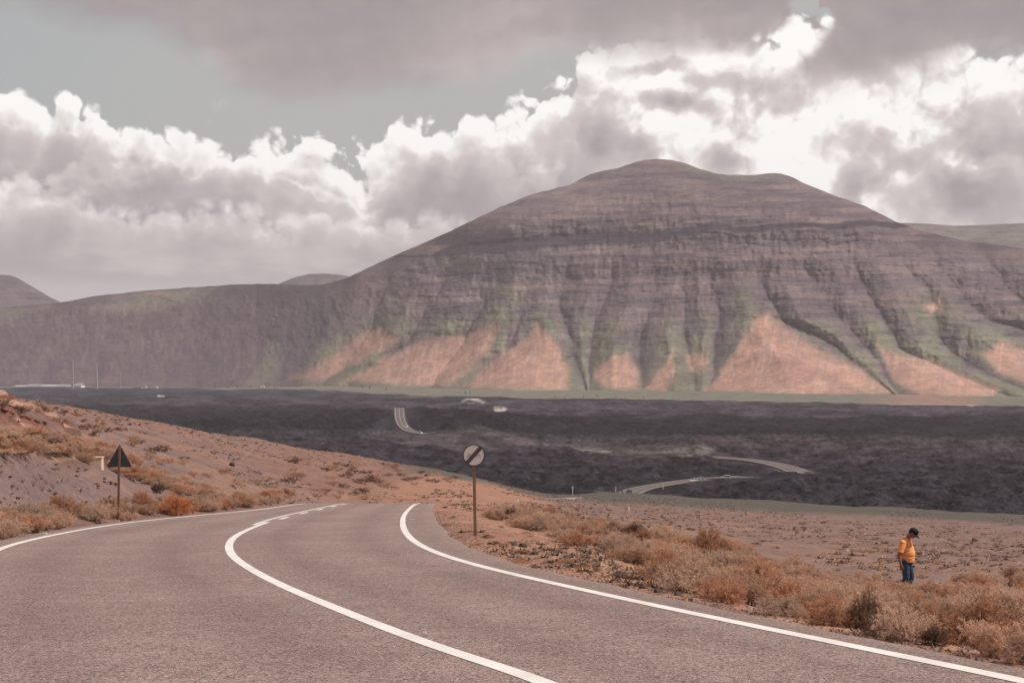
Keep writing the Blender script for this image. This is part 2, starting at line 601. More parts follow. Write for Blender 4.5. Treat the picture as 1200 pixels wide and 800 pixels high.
# ------------------------------------------------------------------ materials of the ground
def soil_mat():
    m, g, b = new_mat('dry_soil', 0.95, 0.1)
    p = obj_pos(g)
    c = attr_col(g)
    n1 = g.noise(p, 0.35, 5, 0.6, dims='3D'); n2 = g.noise(p, 3.0, 4, 0.65, dims='3D'); n3 = g.noise(p, 22.0, 3, 0.6, dims='3D')
    c = vary(g, c, n1, 0.20)
    c = vary(g, c, n2, 0.22)
    c = vary(g, c, n3, 0.30)
    # scattered dark stones
    v = g.new('ShaderNodeTexVoronoi', feature='F1', voronoi_dimensions='3D')
    g.put(v.inputs['Vector'], p); v.inputs['Scale'].default_value = 5.5
    r = g.new('ShaderNodeSeparateColor'); g.t.links.new(v.outputs['Color'], r.inputs[0])
    st = g.mul(g.sstep(v.outputs['Distance'], 0.34, 0.22), g.sstep(r.outputs[0], 0.80, 0.84))
    c = g.mix(g.mul(st, 0.7), c, (0.06, 0.042, 0.036))
    g.t.links.new(c, b.inputs['Base Color'])
    bump(g, b, g.add(g.add(g.mul(n2, 0.6), g.mul(n3, 0.35)), g.mul(st, 0.3)), 0.7, 0.05)
    return m


def asphalt_mat():
    m, g, b = new_mat('worn_asphalt', 0.86, 0.25)
    p = obj_pos(g)
    fine = g.vor(p, 75.0, 0, feature='F1', dims='3D')
    vv = g.new('ShaderNodeTexVoronoi', feature='F1', voronoi_dimensions='3D')
    g.put(vv.inputs['Vector'], p); vv.inputs['Scale'].default_value = 44.0
    sc = g.new('ShaderNodeSeparateColor'); g.t.links.new(vv.outputs['Color'], sc.inputs[0])
    sp = g.noise(p, 30.0, 4, 0.7, dims='3D')
    big = g.noise(p, 0.22, 4, 0.55, dims='3D')
    mid = g.noise(p, 2.2, 4, 0.6, dims='3D')
    c = g.mix(g.sstep(big, 0.35, 0.65), (0.278, 0.196, 0.171), (0.325, 0.232, 0.204))
    c = vary(g, c, mid, 0.15)
    c = vary(g, c, sp, 0.30)
    c = g.mix(g.mul(g.sstep(sc.outputs[0], 0.78, 0.95), 0.65), c, (0.56, 0.45, 0.40))
    c = g.mix(g.mul(g.sstep(sc.outputs[1], 0.66, 0.90), 0.70), c, (0.065, 0.045, 0.042))
    # wheel tracks: slightly polished and darker
    tr = attr_col(g, 'Col')
    s2 = g.new('ShaderNodeSeparateColor'); g.t.links.new(tr, s2.inputs[0])
    c = vary(g, c, g.add(0.5, g.mul(g.sub(s2.outputs[0], 0.5), 0.5)), 0.24)
    c = g.mix(g.mul(s2.outputs[1], g.sstep(mid, 0.3, 0.7, 0.3, 0.9)), c, (0.30, 0.215, 0.175))
    g.t.links.new(c, b.inputs['Base Color'])
    bump(g, b, g.add(fine, g.mul(sp, 0.6)), 0.8, 0.016)
    return m


def paint_mat():
    m, g, b = new_mat('road_paint', 0.7, 0.3)
    p = obj_pos(g)
    n = g.noise(p, 38.0, 4, 0.7, dims='3D'); n2 = g.noise(p, 1.6, 4, 0.6, dims='3D')
    c = g.mix(g.sstep(n2, 0.3, 0.75), (0.78, 0.745, 0.70), (0.66, 0.61, 0.56))
    c = g.mix(g.mul(g.sstep(n, 0.56, 0.70), 0.55), c, (0.34, 0.28, 0.25))
    g.t.links.new(c, b.inputs['Base Color'])
    bump(g, b, n, 0.4, 0.006)
    return m


MAT_SOIL = soil_mat()
MAT_ASPH = asphalt_mat()
MAT_PAINT = paint_mat()


# ------------------------------------------------------------------ foreground hillside
def build_hillside():
    pxs = np.r_[np.linspace(-2600, -130, 70), np.linspace(-120, 1320, 721), np.linspace(1330, 3800, 70)]
    ys = np.r_[np.geomspace(3.0, 14, 70)[:-1], np.geomspace(14, 130, 330)[:-1], np.geomspace(130, 900, 190)]
    PX, Y = np.meshgrid(pxs, ys)
    X = (PX - 600) / FPX * Y
    Z = terrain_z(X, Y)
    PY = HOR - FPX * (Z - EYE) / Y
    d = off_road(X, Y)
    # materials: reddish field, grey-brown bank, straw-coloured grass, mossy lava margin
    soil = lin(140, 113, 105); field = lin(138, 111, 102); grass = lin(152, 116, 97); red = lin(150, 110, 94); moss = lin(92, 87, 78); grey = lin(129, 105, 99)
    verge = lin(176, 130, 106)
    n = fbm(X / 9, Y / 9, 4, 31); n2 = fbm(X / 2.0, Y / 2.0, 4, 37); n3 = fbm(X / 40, Y / 70, 4, 41)
    c = np.ones(PX.shape + (3,)) * field

    def put(w, colr):
        nonlocal c
        w = np.clip(w, 0, 1)[..., None]
        c = c * (1 - w) + colr * w
    put(sst(n, 0.40, 0.66) * 0.55, grass)
    put(sst(n2, 0.55, 0.72) * 0.35, lin(120, 92, 82))
    left = sst(PX, 420, 250)
    put(left * 0.9, grey)
    put(left * sst(n, 0.46, 0.62) * 0.8, grass)
    # orange flank behind the crest of the road
    put(sst(Y, 105, 140) * sst(PX, 250, 360) * sst(PX, 640, 560) * 0.75, red)
    put(sst(Y, 105, 140) * sst(PX, 330, 200) * 0.5, lin(150, 112, 98))
    put(sst(n2, 0.50, 0.66) * sst(Y, 100, 130) * 0.45, lin(116, 90, 78))
    # bank: straw slope between the ledges, pale outcrops near the top
    bw = sst(PX, 330, 180) * sst(Y, 100, 80) * sst(d, 2, 6)
    put(bw * sst(PY, 545, 530) * sst(PY, 498, 508) * 0.7, grass)
    put(bw * sst(ridged(X / 3, Z / 0.5, 3, 43), 0.70, 0.86) * sst(n, 0.42, 0.56) * 0.7, lin(84, 64, 56))
    put(bw * sst(PY, 512, 496) * sst(n2, 0.5, 0.62) * 0.7, lin(196, 150, 128))
    put(bw * sst(PY, 512, 498) * sst(n2, 0.5, 0.38) * 0.7, lin(120, 72, 58))
    put(bw * sst(PY, 585, 560) * sst(PY, 540, 552) * sst(n, 0.35, 0.55) * 0.6, lin(128, 103, 98))
    # verge gravel
    put(sst(d, 9, 1.5) * 0.9 * sst(PX, 380, 480), verge)
    put(sst(d, 3, 0.5) * 0.6 * sst(PX, 480, 380), lin(140, 108, 96))
    put(sst(d, 5, 0.4) * sst(n2, 0.50, 0.62) * 0.55, lin(140, 102, 86))
    # mossy margin of the lava
    mrg = np.interp(PX, [500, 560, 620, 700, 900, 1200, 1500], [556, 566, 581, 587.5, 597.5, 613, 620]) + (n3 - 0.5) * 9
    put(sst(PY - mrg, 3.0, -3.0) * sst(PX, 430, 520) * sst(Y, 150, 260) * 0.9, moss)
    put(sst(Y, 230, 420) * sst(PX, 360, 470) * sst(PX, 640, 560) * sst(n3, 0.35, 0.6) * 0.75, moss)
    me = mesh_np('hillside', np.stack([X, Y, Z], -1).reshape(-1, 3), quads=grid_quads(len(ys), len(pxs)), mat=MAT_SOIL, col=c.reshape(-1, 3))
    link('hillside', me, kind='structure')


build_hillside()


# ------------------------------------------------------------------ road and its markings
def build_road():
    ys = np.geomspace(2.6, 140, 420)
    l, c, r = xL(ys), xC(ys), xR(ys)
    sl, sr = shoulder_l(ys), shoulder_r(ys)
    wob = (fbm(ys * 0.9, ys * 0, 4, 3) - 0.5) * 0.28
    wob2 = (fbm(ys * 0.9, ys * 0 + 9, 4, 4) - 0.5) * 0.28
    cols = [l - sl - 0.25 + wob, l - sl + wob, l - sl * 0.5, l]
    tw = [0.35, 0.5, 0.5, 0.55]; dirt = [1, 0.7, 0.25, 0.08]
    for k in range(1, 12):
        f = k / 12.0
        cols.append(l + (c - l) * f); tw.append(0.62 - 0.35 * math.exp(-((abs(f - 0.5) - 0.24) / 0.10) ** 2)); dirt.append(0.0)
    cols.append(c); tw.append(0.60); dirt.append(0)
    for k in range(1, 12):
        f = k / 12.0
        cols.append(c + (r - c) * f); tw.append(0.62 - 0.35 * math.exp(-((abs(f - 0.5) - 0.24) / 0.10) ** 2)); dirt.append(0.0)
    cols += [r, r + sr * 0.5, r + sr + wob2, r + sr + 0.25 + wob2]
    tw += [0.55, 0.35, 0.35, 0.3]; dirt += [0.05, 0.15, 0.6, 1]
    n = len(cols)
    X = np.stack(cols, 1); Y = np.repeat(ys[:, None], n, 1)
    Z = road_z(Y).copy()
    Z[:, 0] -= 0.14; Z[:, -1] -= 0.14
    C = np.zeros((len(ys), n, 3)); C[..., 0] = tw; C[..., 1] = dirt
    me = mesh_np('road', np.stack([X, Y, Z], -1).reshape(-1, 3), quads=grid_quads(len(ys), n), mat=MAT_ASPH, col=C.reshape(-1, 3))
    link('road', me, kind='structure')

    def strip(name, fx, y0, y1, width, gaps=None, off=0.0):
        ya = np.geomspace(y0, y1, max(6, int(60 * math.log(y1 / y0) + 6)))
        xa = fx(ya)
        dx, dy = np.gradient(xa), np.gradient(ya)
        ln = np.hypot(dx, dy); nx, ny = dy / ln, -dx / ln
        V = []
        for s in (-0.5, 0.5):
            o = off + s * width
            V.append(np.stack([xa + nx * o, ya + ny * o, road_z(ya + ny * o) + 0.005], -1))
        V = np.stack(V, 1).reshape(-1, 3)
        return V, grid_quads(len(ya), 2)

    def mark(name, pieces):
        vs_, qs, k = [], [], 0
        for V, q in pieces:
            vs_.append(V); qs.append(q + k); k += len(V)
        me = mesh_np(name, np.concatenate(vs_), quads=np.concatenate(qs), mat=MAT_PAINT)
        link(name, me, kind='structure')
    mark('edge_line', [strip('l', xL, 2.8, 135, 0.20)])
    mark('edge_line', [strip('r', xR, 2.8, 135, 0.20)])
    yj = float(np.interp(-613.0, -_ps, _ys))
    mark('centre_line', [strip('c', xC, 2.8, yj + 1.6, 0.19)])
    mark('centre_line', [strip('c2', xC, yj - 1.6, 135, 0.15, off=-0.22)])
    dash = []
    for px, py in ((336, 606.7), (360, 600.9), (380, 596.6), (397, 593.0), (412, 590.6)):
        y = float(np.interp(-py, -_ps, _ys))
        dash.append(strip('d', xC, y - 1.7, y + 1.7, 0.20, off=0.13))
    mark('dashed_line', dash)


build_road()


# ------------------------------------------------------------------ lava plain
FOOT = [(-320, 453.6), (0, 454.0), (230, 454.6), (300, 455.2), (400, 456.6), (500, 458.6), (600, 460.5), (700, 461.5), (850, 463.5), (1000, 465.5), (1200, 469), (1540, 473)]
FAR_B = [(735, 580.5), (741, 577), (751, 573.5), (766, 570.3), (785, 567.3), (805, 564.4), (822, 562.2), (838, 560.9), (852, 559.9), (872, 559.0)]
FAR_C = [(936, 553.4), (927, 549.4), (918, 546), (903, 542.2), (882, 538.8), (860, 536.7), (840, 535.3), (820, 534.3), (798, 533.6)]
FAR_A = [(466, 486.5), (468.5, 492), (471.5, 497), (475, 501.5), (481, 505.2), (492, 507.8), (506, 509)]


def flat_pt(px, py, z=0.0):
    y = (EYE - z) * FPX / (py - HOR)
    return (px - 600) / FPX * y, y


def poly_world(pts, z=0.0, n=40):
    p = np.array([flat_pt(a, b, z) for a, b in pts])
    t = np.r_[0, np.cumsum(np.hypot(*np.diff(p, axis=0).T))]
    s = np.linspace(0, t[-1], n)
    x, y = np.interp(s, t, p[:, 0]), np.interp(s, t, p[:, 1])
    k = np.array([1, 2, 3, 2, 1.0]); k /= k.sum()
    for _ in range(3):
        x = np.convolve(np.pad(x, 2, mode='reflect', reflect_type='odd'), k, 'valid')
        y = np.convolve(np.pad(y, 2, mode='reflect', reflect_type='odd'), k, 'valid')
    return np.stack([x, y], 1)


def mound_A(x, y):
    """rise in the plain that tips the far straight of the road towards the viewer"""
    cx, cy = flat_pt(470, 491, 8.0)
    return 17.0 * np.exp(-((x - cx) / 190.0) ** 2 - ((y - cy - 60) / 150.0) ** 2)


def _fix(pts):
    """unproject onto the plain with the mound"""
    out = []
    for px, py in pts:
        z = 0.0
        for _ in range(60):
            x, y = flat_pt(px, py, z)
            z = 0.6 * z + 0.4 * float(mound_A(np.array(x), np.array(y)))
        out.append((x, y, z))
    return np.array(out)


ROADS = []
for pts, hw in ((FAR_B, 6.6), (FAR_C, 7.6), (FAR_A, 5.6)):
    if pts is FAR_A:
        p3 = _fix(pts)
        t = np.r_[0, np.cumsum(np.hypot(*np.diff(p3[:, :2], axis=0).T))]
        s = np.linspace(0, t[-1], 40)
        w = np.stack([np.interp(s, t, p3[:, 0]), np.interp(s, t, p3[:, 1])], 1)
        k = np.array([1, 2, 3, 2, 1.0]); k /= k.sum()
        for _ in range(3):
            w = np.stack([np.convolve(np.pad(w[:, i], 2, mode='reflect', reflect_type='odd'), k, 'valid') for i in (0, 1)], 1)
    else:
        w = poly_world(pts)
    ROADS.append((w, hw))


def road_dist(x, y):
    d = np.full(x.shape, 1e9)
    for w, hw in ROADS:
        lo, hi = w.min(0) - 60, w.max(0) + 60
        sel = (x > lo[0]) & (x < hi[0]) & (y > lo[1]) & (y < hi[1])
        if not sel.any():
            continue
        xs, ys = x[sel], y[sel]
        dd = np.full(xs.shape, 1e9)
        for a, b in w:
            dd = np.minimum(dd, np.hypot(xs - a, ys - b))
        d[sel] = np.minimum(d[sel], dd - hw)
    return d


def lava_base(x, y):
    return mound_A(x, y) + (fbm(x / 220, y / 260, 3, 51) - 0.5) * 5.0 * sst(y, 700, 1000)


def lava_mat():
    m, g, b = new_mat('lava_rock', 0.95, 0.12)
    p = obj_pos(g)
    c = attr_col(g)
    n1 = g.noise(p, 0.035, 6, 0.65, dims='3D'); n2 = g.noise(p, 0.30, 5, 0.7, dims='3D')
    c = vary(g, c, n1, 0.32)
    c = vary(g, c, n2, 0.60)
    n4 = g.noise(p, 0.9, 4, 0.7, dims='3D')
    c = vary(g, c, n4, 0.45)
    n3 = g.noise(p, 0.10, 5, 0.7, dims='3D')
    c = g.mix(g.mul(g.sstep(n3, 0.54, 0.68), 0.22), c, (0.16, 0.12, 0.108))
    g.t.links.new(c, b.inputs['Base Color'])
    bump(g, b, n2, 1.0, 1.6)
    return m


def build_lava():
    pxs = np.linspace(-420, 1620, 1021)
    pys = np.r_[np.linspace(446.5, 470, 60)[:-1], np.linspace(470, 620, 330)]
    PX, PY0 = np.meshgrid(pxs, pys)
    Y = EYE * FPX / (PY0 - HOR); X = (PX - 600) / FPX * Y
    rd = road_dist(X, Y)
    clear = sst(rd, 0.5, 9.0)
    PY = PY0
    w1 = (fbm(PX / 60, PY0 / 7, 4, 61) - 0.5); w2 = (fbm(PX / 25, PY0 / 4, 4, 63) - 0.5)
    wx = PX + w1 * 60; wy = PY0 + w1 * 7 + w2 * 3
    black = lin(66, 59, 63); dark = lin(76, 66, 69); brown = lin(104, 88, 86); purple = lin(96, 84, 88); tan = lin(150, 132, 120) * 1.4; moss = lin(122, 114, 102); pale = lin(196, 178, 160) * 1.55
    olive = lin(110, 98, 88)
    c = np.ones(PX.shape + (3,)) * dark
    rough = np.ones(PX.shape)

    def put(w, colr, r=None):
        nonlocal c, rough
        w = np.clip(w, 0, 1)
        c = c * (1 - w[..., None]) + colr * w[..., None]
        if r is not None:
            rough = rough * (1 - w) + r * w
    band = lambda y0, y1, s=2.5: sst(wy, y0 - s, y0 + s) * sst(wy, y1 + s, y1 - s)
    put(band(506, 542, 5) * sst(wx, 620, 760) * 0.85, lin(92, 78, 78))
    put(band(470, 489, 2) * sst(wx, 380, 470), purple, 0.7)
    put(band(487.5, 512, 1.6) * sst(wx, 470, 500), black, 0.8)
    put(band(512, 530, 4) * sst(wx, 470, 700) * 0.55, brown)
    # left half: blue-grey sheet, brown streak, black sheet
    put(band(452, 466, 1.5) * sst(wx, 470, 380), lin(82, 76, 84), 0.5)
    put(band(466, 477, 2.5) * sst(wx, 480, 400) * 0.8, lin(100, 86, 86), 0.6)
    put(band(477, 507, 3) * sst(wx, 470, 430), black)
    put(band(508, 530, 4) * sst(wx, 430, 380) * 0.8, lin(88, 75, 75))
    put(band(548, 640, 6) * 0.75, lin(70, 62, 64))
    # ash hillocks
    def patch(poly, colr, soft=5.0, r=0.25, amt=1.0):
        dd = poly_dist(PX + w1 * 26, PY0 * 1.0 + w2 * 5, poly)
        put(sst(dd, soft * 0.5, -soft * 0.5) * amt, colr, r)
    patch([(425, 512), (500, 508), (575, 506), (610, 514), (640, 524), (560, 530), (470, 524)], brown * 1.25, 4, 0.35)
    patch([(500, 509), (575, 506), (608, 514), (600, 519), (540, 513)], lin(126, 108, 100) * 1.35, 2.5, 0.3, 0.8)
    patch([(640, 522), (720, 521), (780, 520), (835, 522), (838, 532), (800, 541), (740, 540), (690, 531)], olive * 1.3, 4, 0.3, 0.9)
    patch([(664, 526), (680, 524.5), (714, 527.5), (716, 530.5), (690, 530)], moss * 2.0, 1.5, 0.1)
    patch([(775, 521), (822, 521.5), (840, 531), (800, 540), (770, 530)], lin(118, 107, 94) * 1.4, 3, 0.2, 0.8)
    # pale cuttings on the plain
    for poly in ([(538, 472.5), (546, 467.2), (560, 466.8), (570, 471), (565, 473.6), (556, 469.6), (548, 469.2)], [(546, 473), (556, 470.6), (558, 472.5), (550, 474)],
                 [(570, 485.6), (580, 481.5), (578, 477), (590, 477), (595, 479.5), (584, 485)], [(184, 463), (193, 464), (192, 466), (185, 465.5)]):
        put(sst(poly_dist(PX, PY0, poly), 0.6, -0.6), pale, 0.0)
    put(sst(np.abs(PY0 - 465.2), 1.0, 0.3) * sst(PX, 590, 600) * sst(PX, 632, 622), pale, 0.0)
    put(sst(np.abs(PY0 - 465.6), 0.9, 0.3) * sst(PX, 440, 450) * sst(PX, 525, 515) * 0.6, tan, 0.2)
    # strip of meadow along the foot of the mountain
    foot = np.interp(PX, *zip(*FOOT)) + np.interp(PX, [-400, 200, 330, 430, 520, 700, 1200], [0.5, 0.8, 2.0, 3.5, 5.5, 6.0, 7.0])
    mw = sst(PY0 - foot + w2 * 2.4, 0.8, -0.8) * sst(PX, 180, 280)
    put(mw, lin(128, 121, 106), 0.1)
    put(mw * sst(PY0 - foot, -2.2, -0.6) * sst(PX, 560, 700) * sst(w1, -0.1, 0.2), lin(168, 150, 132), 0.1)
    put(mw * sst(PX, 1000, 1080) * sst(PX, 1170, 1120) * 0.6, lin(176, 130, 112), 0.1)
    # verge of the far roads
    put(sst(rd, 4.0, 0.0) * 0.6, lin(130, 113, 104) * (1.0 + 0.5 * sst(PX, 820, 850))[..., None], 0.0)
    c = c * (np.array([0.56, 0.575, 0.645]) * (1 - mw[..., None]) + mw[..., None])
    # blotches: bare clinker, lichen, ash in the hollows
    b1 = fbm(PX / 18, PY0 / 2.6, 4, 64); b2 = fbm(PX / 3.2, PY0 / 1.1, 3, 66, 0.7); b3 = fbm(PX / 70, PY0 / 6, 3, 68)
    k = 0.58 + 0.70 * sst(b1, 0.36, 0.70) + 1.1 * (b2 - 0.5) + 0.35 * (b3 - 0.5)
    c = c * (1 + (k[..., None] - 1) * (1 - mw[..., None]))
    rough = rough * sst(Y, 3800, 2200)
    blk = band(488.5, 511, 1.2) * sst(wx, 478, 500) + band(478, 506, 2) * sst(wx, 450, 425) * 0.8
    c = c * (1 - 0.34 * np.clip(blk, 0, 1)[..., None])
    # relief: clinker, blocks and broad swells
    h = (ridged(X / 15, Y / 24, 4, 71) - 0.5) * 4.6 + (fbm(X / 5, Y / 7, 3, 73) - 0.5) * 4.2 + (fbm(X / 70, Y / 90, 2, 75) - 0.5) * 4.0
    rough = rough * (1 - 0.75 * np.exp(-((PY0 - 563.5) / 4.5) ** 2) * sst(PX, 815, 830) * sst(PX, 900, 885)) * (1 - 0.7 * sst(rd, 26, 8))
    Z = lava_base(X, Y) + rough * clear * h
    # the plain rises in a gentle apron at the foot of the mountain
    apr = sst(PY0 - np.interp(PX, *zip(*FOOT)), 5.0, -0.5) * sst(PX, 200, 420)
    Z = Z + apr * 4.5 / FPX * Y
    # black flow standing a little above the road in front
    fl = sst(PX, 840, 900) * sst(PY0, 562, 553.5) * 0
    wallB = np.exp(-((PY0 - 562.8) / 1.8) ** 2) * sst(PX, 824, 832) * sst(PX, 1010, 960)
    Z = Z + wallB * 1.25
    wallC = np.exp(-((PY0 - 541.5) / 3.5) ** 2) * sst(PX, 690, 740) * sst(PX, 862, 800)
    Z = Z + wallC * 2.6 * clear
    hill = np.exp(-((PX - 800) / 45) ** 2 - ((PY0 - 531) / 7) ** 2) * 5.0 + np.exp(-((PX - 560) / 70) ** 2 - ((PY0 - 517) / 7) ** 2) * 6.0
    Z = Z + hill * clear
    me = mesh_np('lava_field', np.stack([X, Y, Z], -1).reshape(-1, 3), quads=grid_quads(len(pys), len(pxs)), mat=lava_mat(), col=c.reshape(-1, 3))
    link('lava_field', me, kind='structure')
    # one wide sheet to the horizon under everything
    m2, g2, b2 = new_mat('dark_ground', 0.95, 0.1)
    n = g2.noise(obj_pos(g2), 0.004, 6, 0.6, dims='3D')
    g2.t.links.new(g2.mix(n, (0.06, 0.05, 0.05), (0.12, 0.095, 0.088)), b2.inputs['Base Color'])
    k = 48
    V = [(0, 0, -9.0)] + [(14000 * math.cos(2 * math.pi * i / k), 14000 * math.sin(2 * math.pi * i / k), -9.0) for i in range(k)]
    T = [(0, 1 + i, 1 + (i + 1) % k) for i in range(k)]
    link('ground', mesh_np('ground', V, tris=T, mat=m2), kind='structure')


build_lava()


def build_far_roads():
    m, g, b = new_mat('far_asphalt', 0.85, 0.2)
    n = g.noise(obj_pos(g), 0.4, 4, 0.6, dims='3D')
    g.t.links.new(g.mix(n, (0.105, 0.088, 0.082), (0.145, 0.122, 0.113)), b.inputs['Base Color'])
    FAR_PAINT, g3, b3 = new_mat('far_paint', 0.8, 0.2)
    b3.inputs['Base Color'].default_value = (0.50, 0.46, 0.43, 1)
    for w, hw in ROADS:
        t = np.gradient(w, axis=0); t /= np.linalg.norm(t, axis=1)[:, None]
        nrm = np.stack([t[:, 1], -t[:, 0]], 1)

        def ribbon(o0, o1, dz, mat, name):
            V = []
            for o in (o0, o1):
                q = w + nrm * o
                V.append(np.c_[q, lava_base(w[:, 0], w[:, 1]) + dz])
            V = np.stack(V, 1).reshape(-1, 3)
            link(name, mesh_np(name, V, quads=grid_quads(len(w), 2), mat=mat), kind='structure')
        ribbon(-hw, hw, 0.55, m, 'far_road')
        lw = 0.15
        for o in (-hw * 0.72, 0.0, hw * 0.72):
            ribbon(o - lw, o + lw, 0.62, FAR_PAINT, 'far_road_line')


build_far_roads()


# ------------------------------------------------------------------ mountain
CREST = [(-320, 372), (-120, 366), (0, 360), (33, 358), (68, 355), (110, 347), (167, 341), (205, 338), (233, 336), (277, 333), (317, 333), (352, 334), (380, 333), (398, 328.5),
         (420, 319), (443, 308), (470, 296), (500, 283), (527, 271), (550, 260), (572, 249), (587, 242), (617, 230), (632, 225.5), (647, 222), (667, 217), (690, 205), (705, 200.5),
         (720, 198), (735, 193), (747, 189), (758, 187), (770, 186), (785, 187), (800, 190), (820, 198), (838, 203), (853, 205), (883, 205), (900, 203), (914, 203), (927, 207),
         (940, 214), (973, 227), (1013, 241), (1050, 260), (1083, 271), (1127, 281), (1200, 291), (1300, 312), (1420, 340), (1540, 365)]
GULLY = [   # from left to right: (px, py) from top to foot
    [(395, 345), (372, 395), (352, 425), (335, 447)],
    [(462, 300), (448, 345), (432, 385), (405, 425), (380, 450)],
    [(543, 287), (510, 345), (483, 393), (448, 425), (408, 448)],
    [(592, 300), (578, 340), (556, 380), (540, 405), (520, 430), (505, 455)],
    [(633, 305), (622, 330), (611, 350), (607, 380), (597, 410), (570, 432), (541, 456)],
    [(668, 300), (663, 318), (657, 347), (657, 367), (668, 397), (677, 430), (688, 458)],
    [(722, 300), (716, 325), (709, 347), (694, 380), (692, 410), (690, 460)],
    [(768, 300), (767, 340), (760, 367), (747, 393), (750, 420), (755, 460)],
    [(802, 280), (800, 320), (803, 360), (806, 400), (812, 435), (816, 462)],
    [(820, 275), (827, 313), (834, 340), (843, 367), (841, 393), (836, 440), (826, 463)],
    [(884, 275), (888, 295), (893, 320), (898, 343), (914, 373), (942, 385), (987, 413), (1048, 462)],
    [(930, 270), (942, 307), (962, 340), (980, 373), (1002, 394), (1030, 425), (1052, 464)],
    [(985, 265), (1000, 313), (1013, 337), (1030, 367), (1052, 407), (1110, 435), (1185, 466)],
    [(1035, 268), (1050, 300), (1067, 317), (1088, 337), (1100, 393), (1115, 413), (1160, 440), (1230, 468)],
    [(1085, 290), (1115, 325), (1135, 353), (1162, 375), (1200, 385), (1250, 420), (1300, 468)],
    [(1150, 300), (1190, 345), (1230, 372), (1290, 410), (1360, 468)],
    [(1240, 320), (1300, 370), (1370, 420), (1430, 468)],
]
FANS = [
    [(340, 444), (372, 428), (405, 407), (424, 388), (447, 384), (466, 396), (455, 410), (430, 418), (405, 432), (385, 445)],
    [(403, 446.5), (450, 420), (490, 402), (520, 393), (548, 394), (562, 385), (578, 378), (582, 395), (575, 410), (555, 428), (530, 450), (500, 452)],
    [(541, 453), (560, 438), (596, 408), (618, 395), (632, 383), (642, 390), (656, 408), (666, 430), (668, 456), (620, 457)],
    [(694, 440), (704, 428), (722, 416), (738, 417), (750, 436), (745, 456), (712, 455)],
    [(756, 456), (768, 440), (785, 420), (790, 412), (788, 440), (780, 458)],
    [(828, 458), (850, 430), (872, 395), (886, 372), (902, 368), (925, 388), (960, 410), (1005, 430), (1045, 460), (950, 464)],
    [(1030, 403), (1048, 415), (1085, 420), (1130, 440), (1172, 456), (1165, 465), (1080, 464), (1046, 445), (1040, 425)],
    [(1152, 415), (1175, 402), (1210, 412), (1230, 440), (1200, 446), (1170, 436)],
    [(804, 415), (822, 412), (832, 425), (820, 437), (806, 432)],
    [(1082, 358), (1100, 350), (1104, 362), (1092, 368)],
]


def mountain_mat():
    m, g, b = new_mat('mountain_slope', 0.95, 0.08)
    p = obj_pos(g)
    c = attr_col(g)
    n1 = g.noise(p, 0.012, 6, 0.62, dims='3D')
    st = g.noise(g.vm('MULTIPLY', p, (0.004, 0.004, 0.075)), 1.0, 5, 0.6, dims='3D')
    fl = g.noise(g.vm('MULTIPLY', p, (0.05, 0.05, 0.006)), 1.0, 4, 0.6, dims='3D')
    c = vary(g, c, n1, 0.22)
    al = [n for n in g.t.nodes if n.type == 'VERTEX_COLOR'][0].outputs[1]     # alpha: 1 on bedded rock, 0 on loose cinder
    c = vary(g, c, g.add(0.5, g.mul(g.sub(st, 0.5), al)), 0.34)
    fine = g.noise(p, 0.05, 5, 0.7, dims='3D')
    c = vary(g, c, fine, 0.26)
    led = g.noise(g.vm('MULTIPLY', p, (0.012, 0.016, 0.11)), 1.0, 6, 0.68, dims='3D')
    c = g.vm('SCALE', c, scale=g.sub(1.0, g.mul(g.mul(g.sstep(led, 0.54, 0.64), al), 0.42)))
    grit = g.noise(p, 0.16, 4, 0.75, dims='3D')
    c = vary(g, c, grit, 0.22)
    g.t.links.new(c, b.inputs['Base Color'])
    bump(g, b, g.add(g.add(n1, g.mul(fine, 0.5)), g.mul(g.mul(st, 0.5), al)), 0.6, 4.5)
    return m


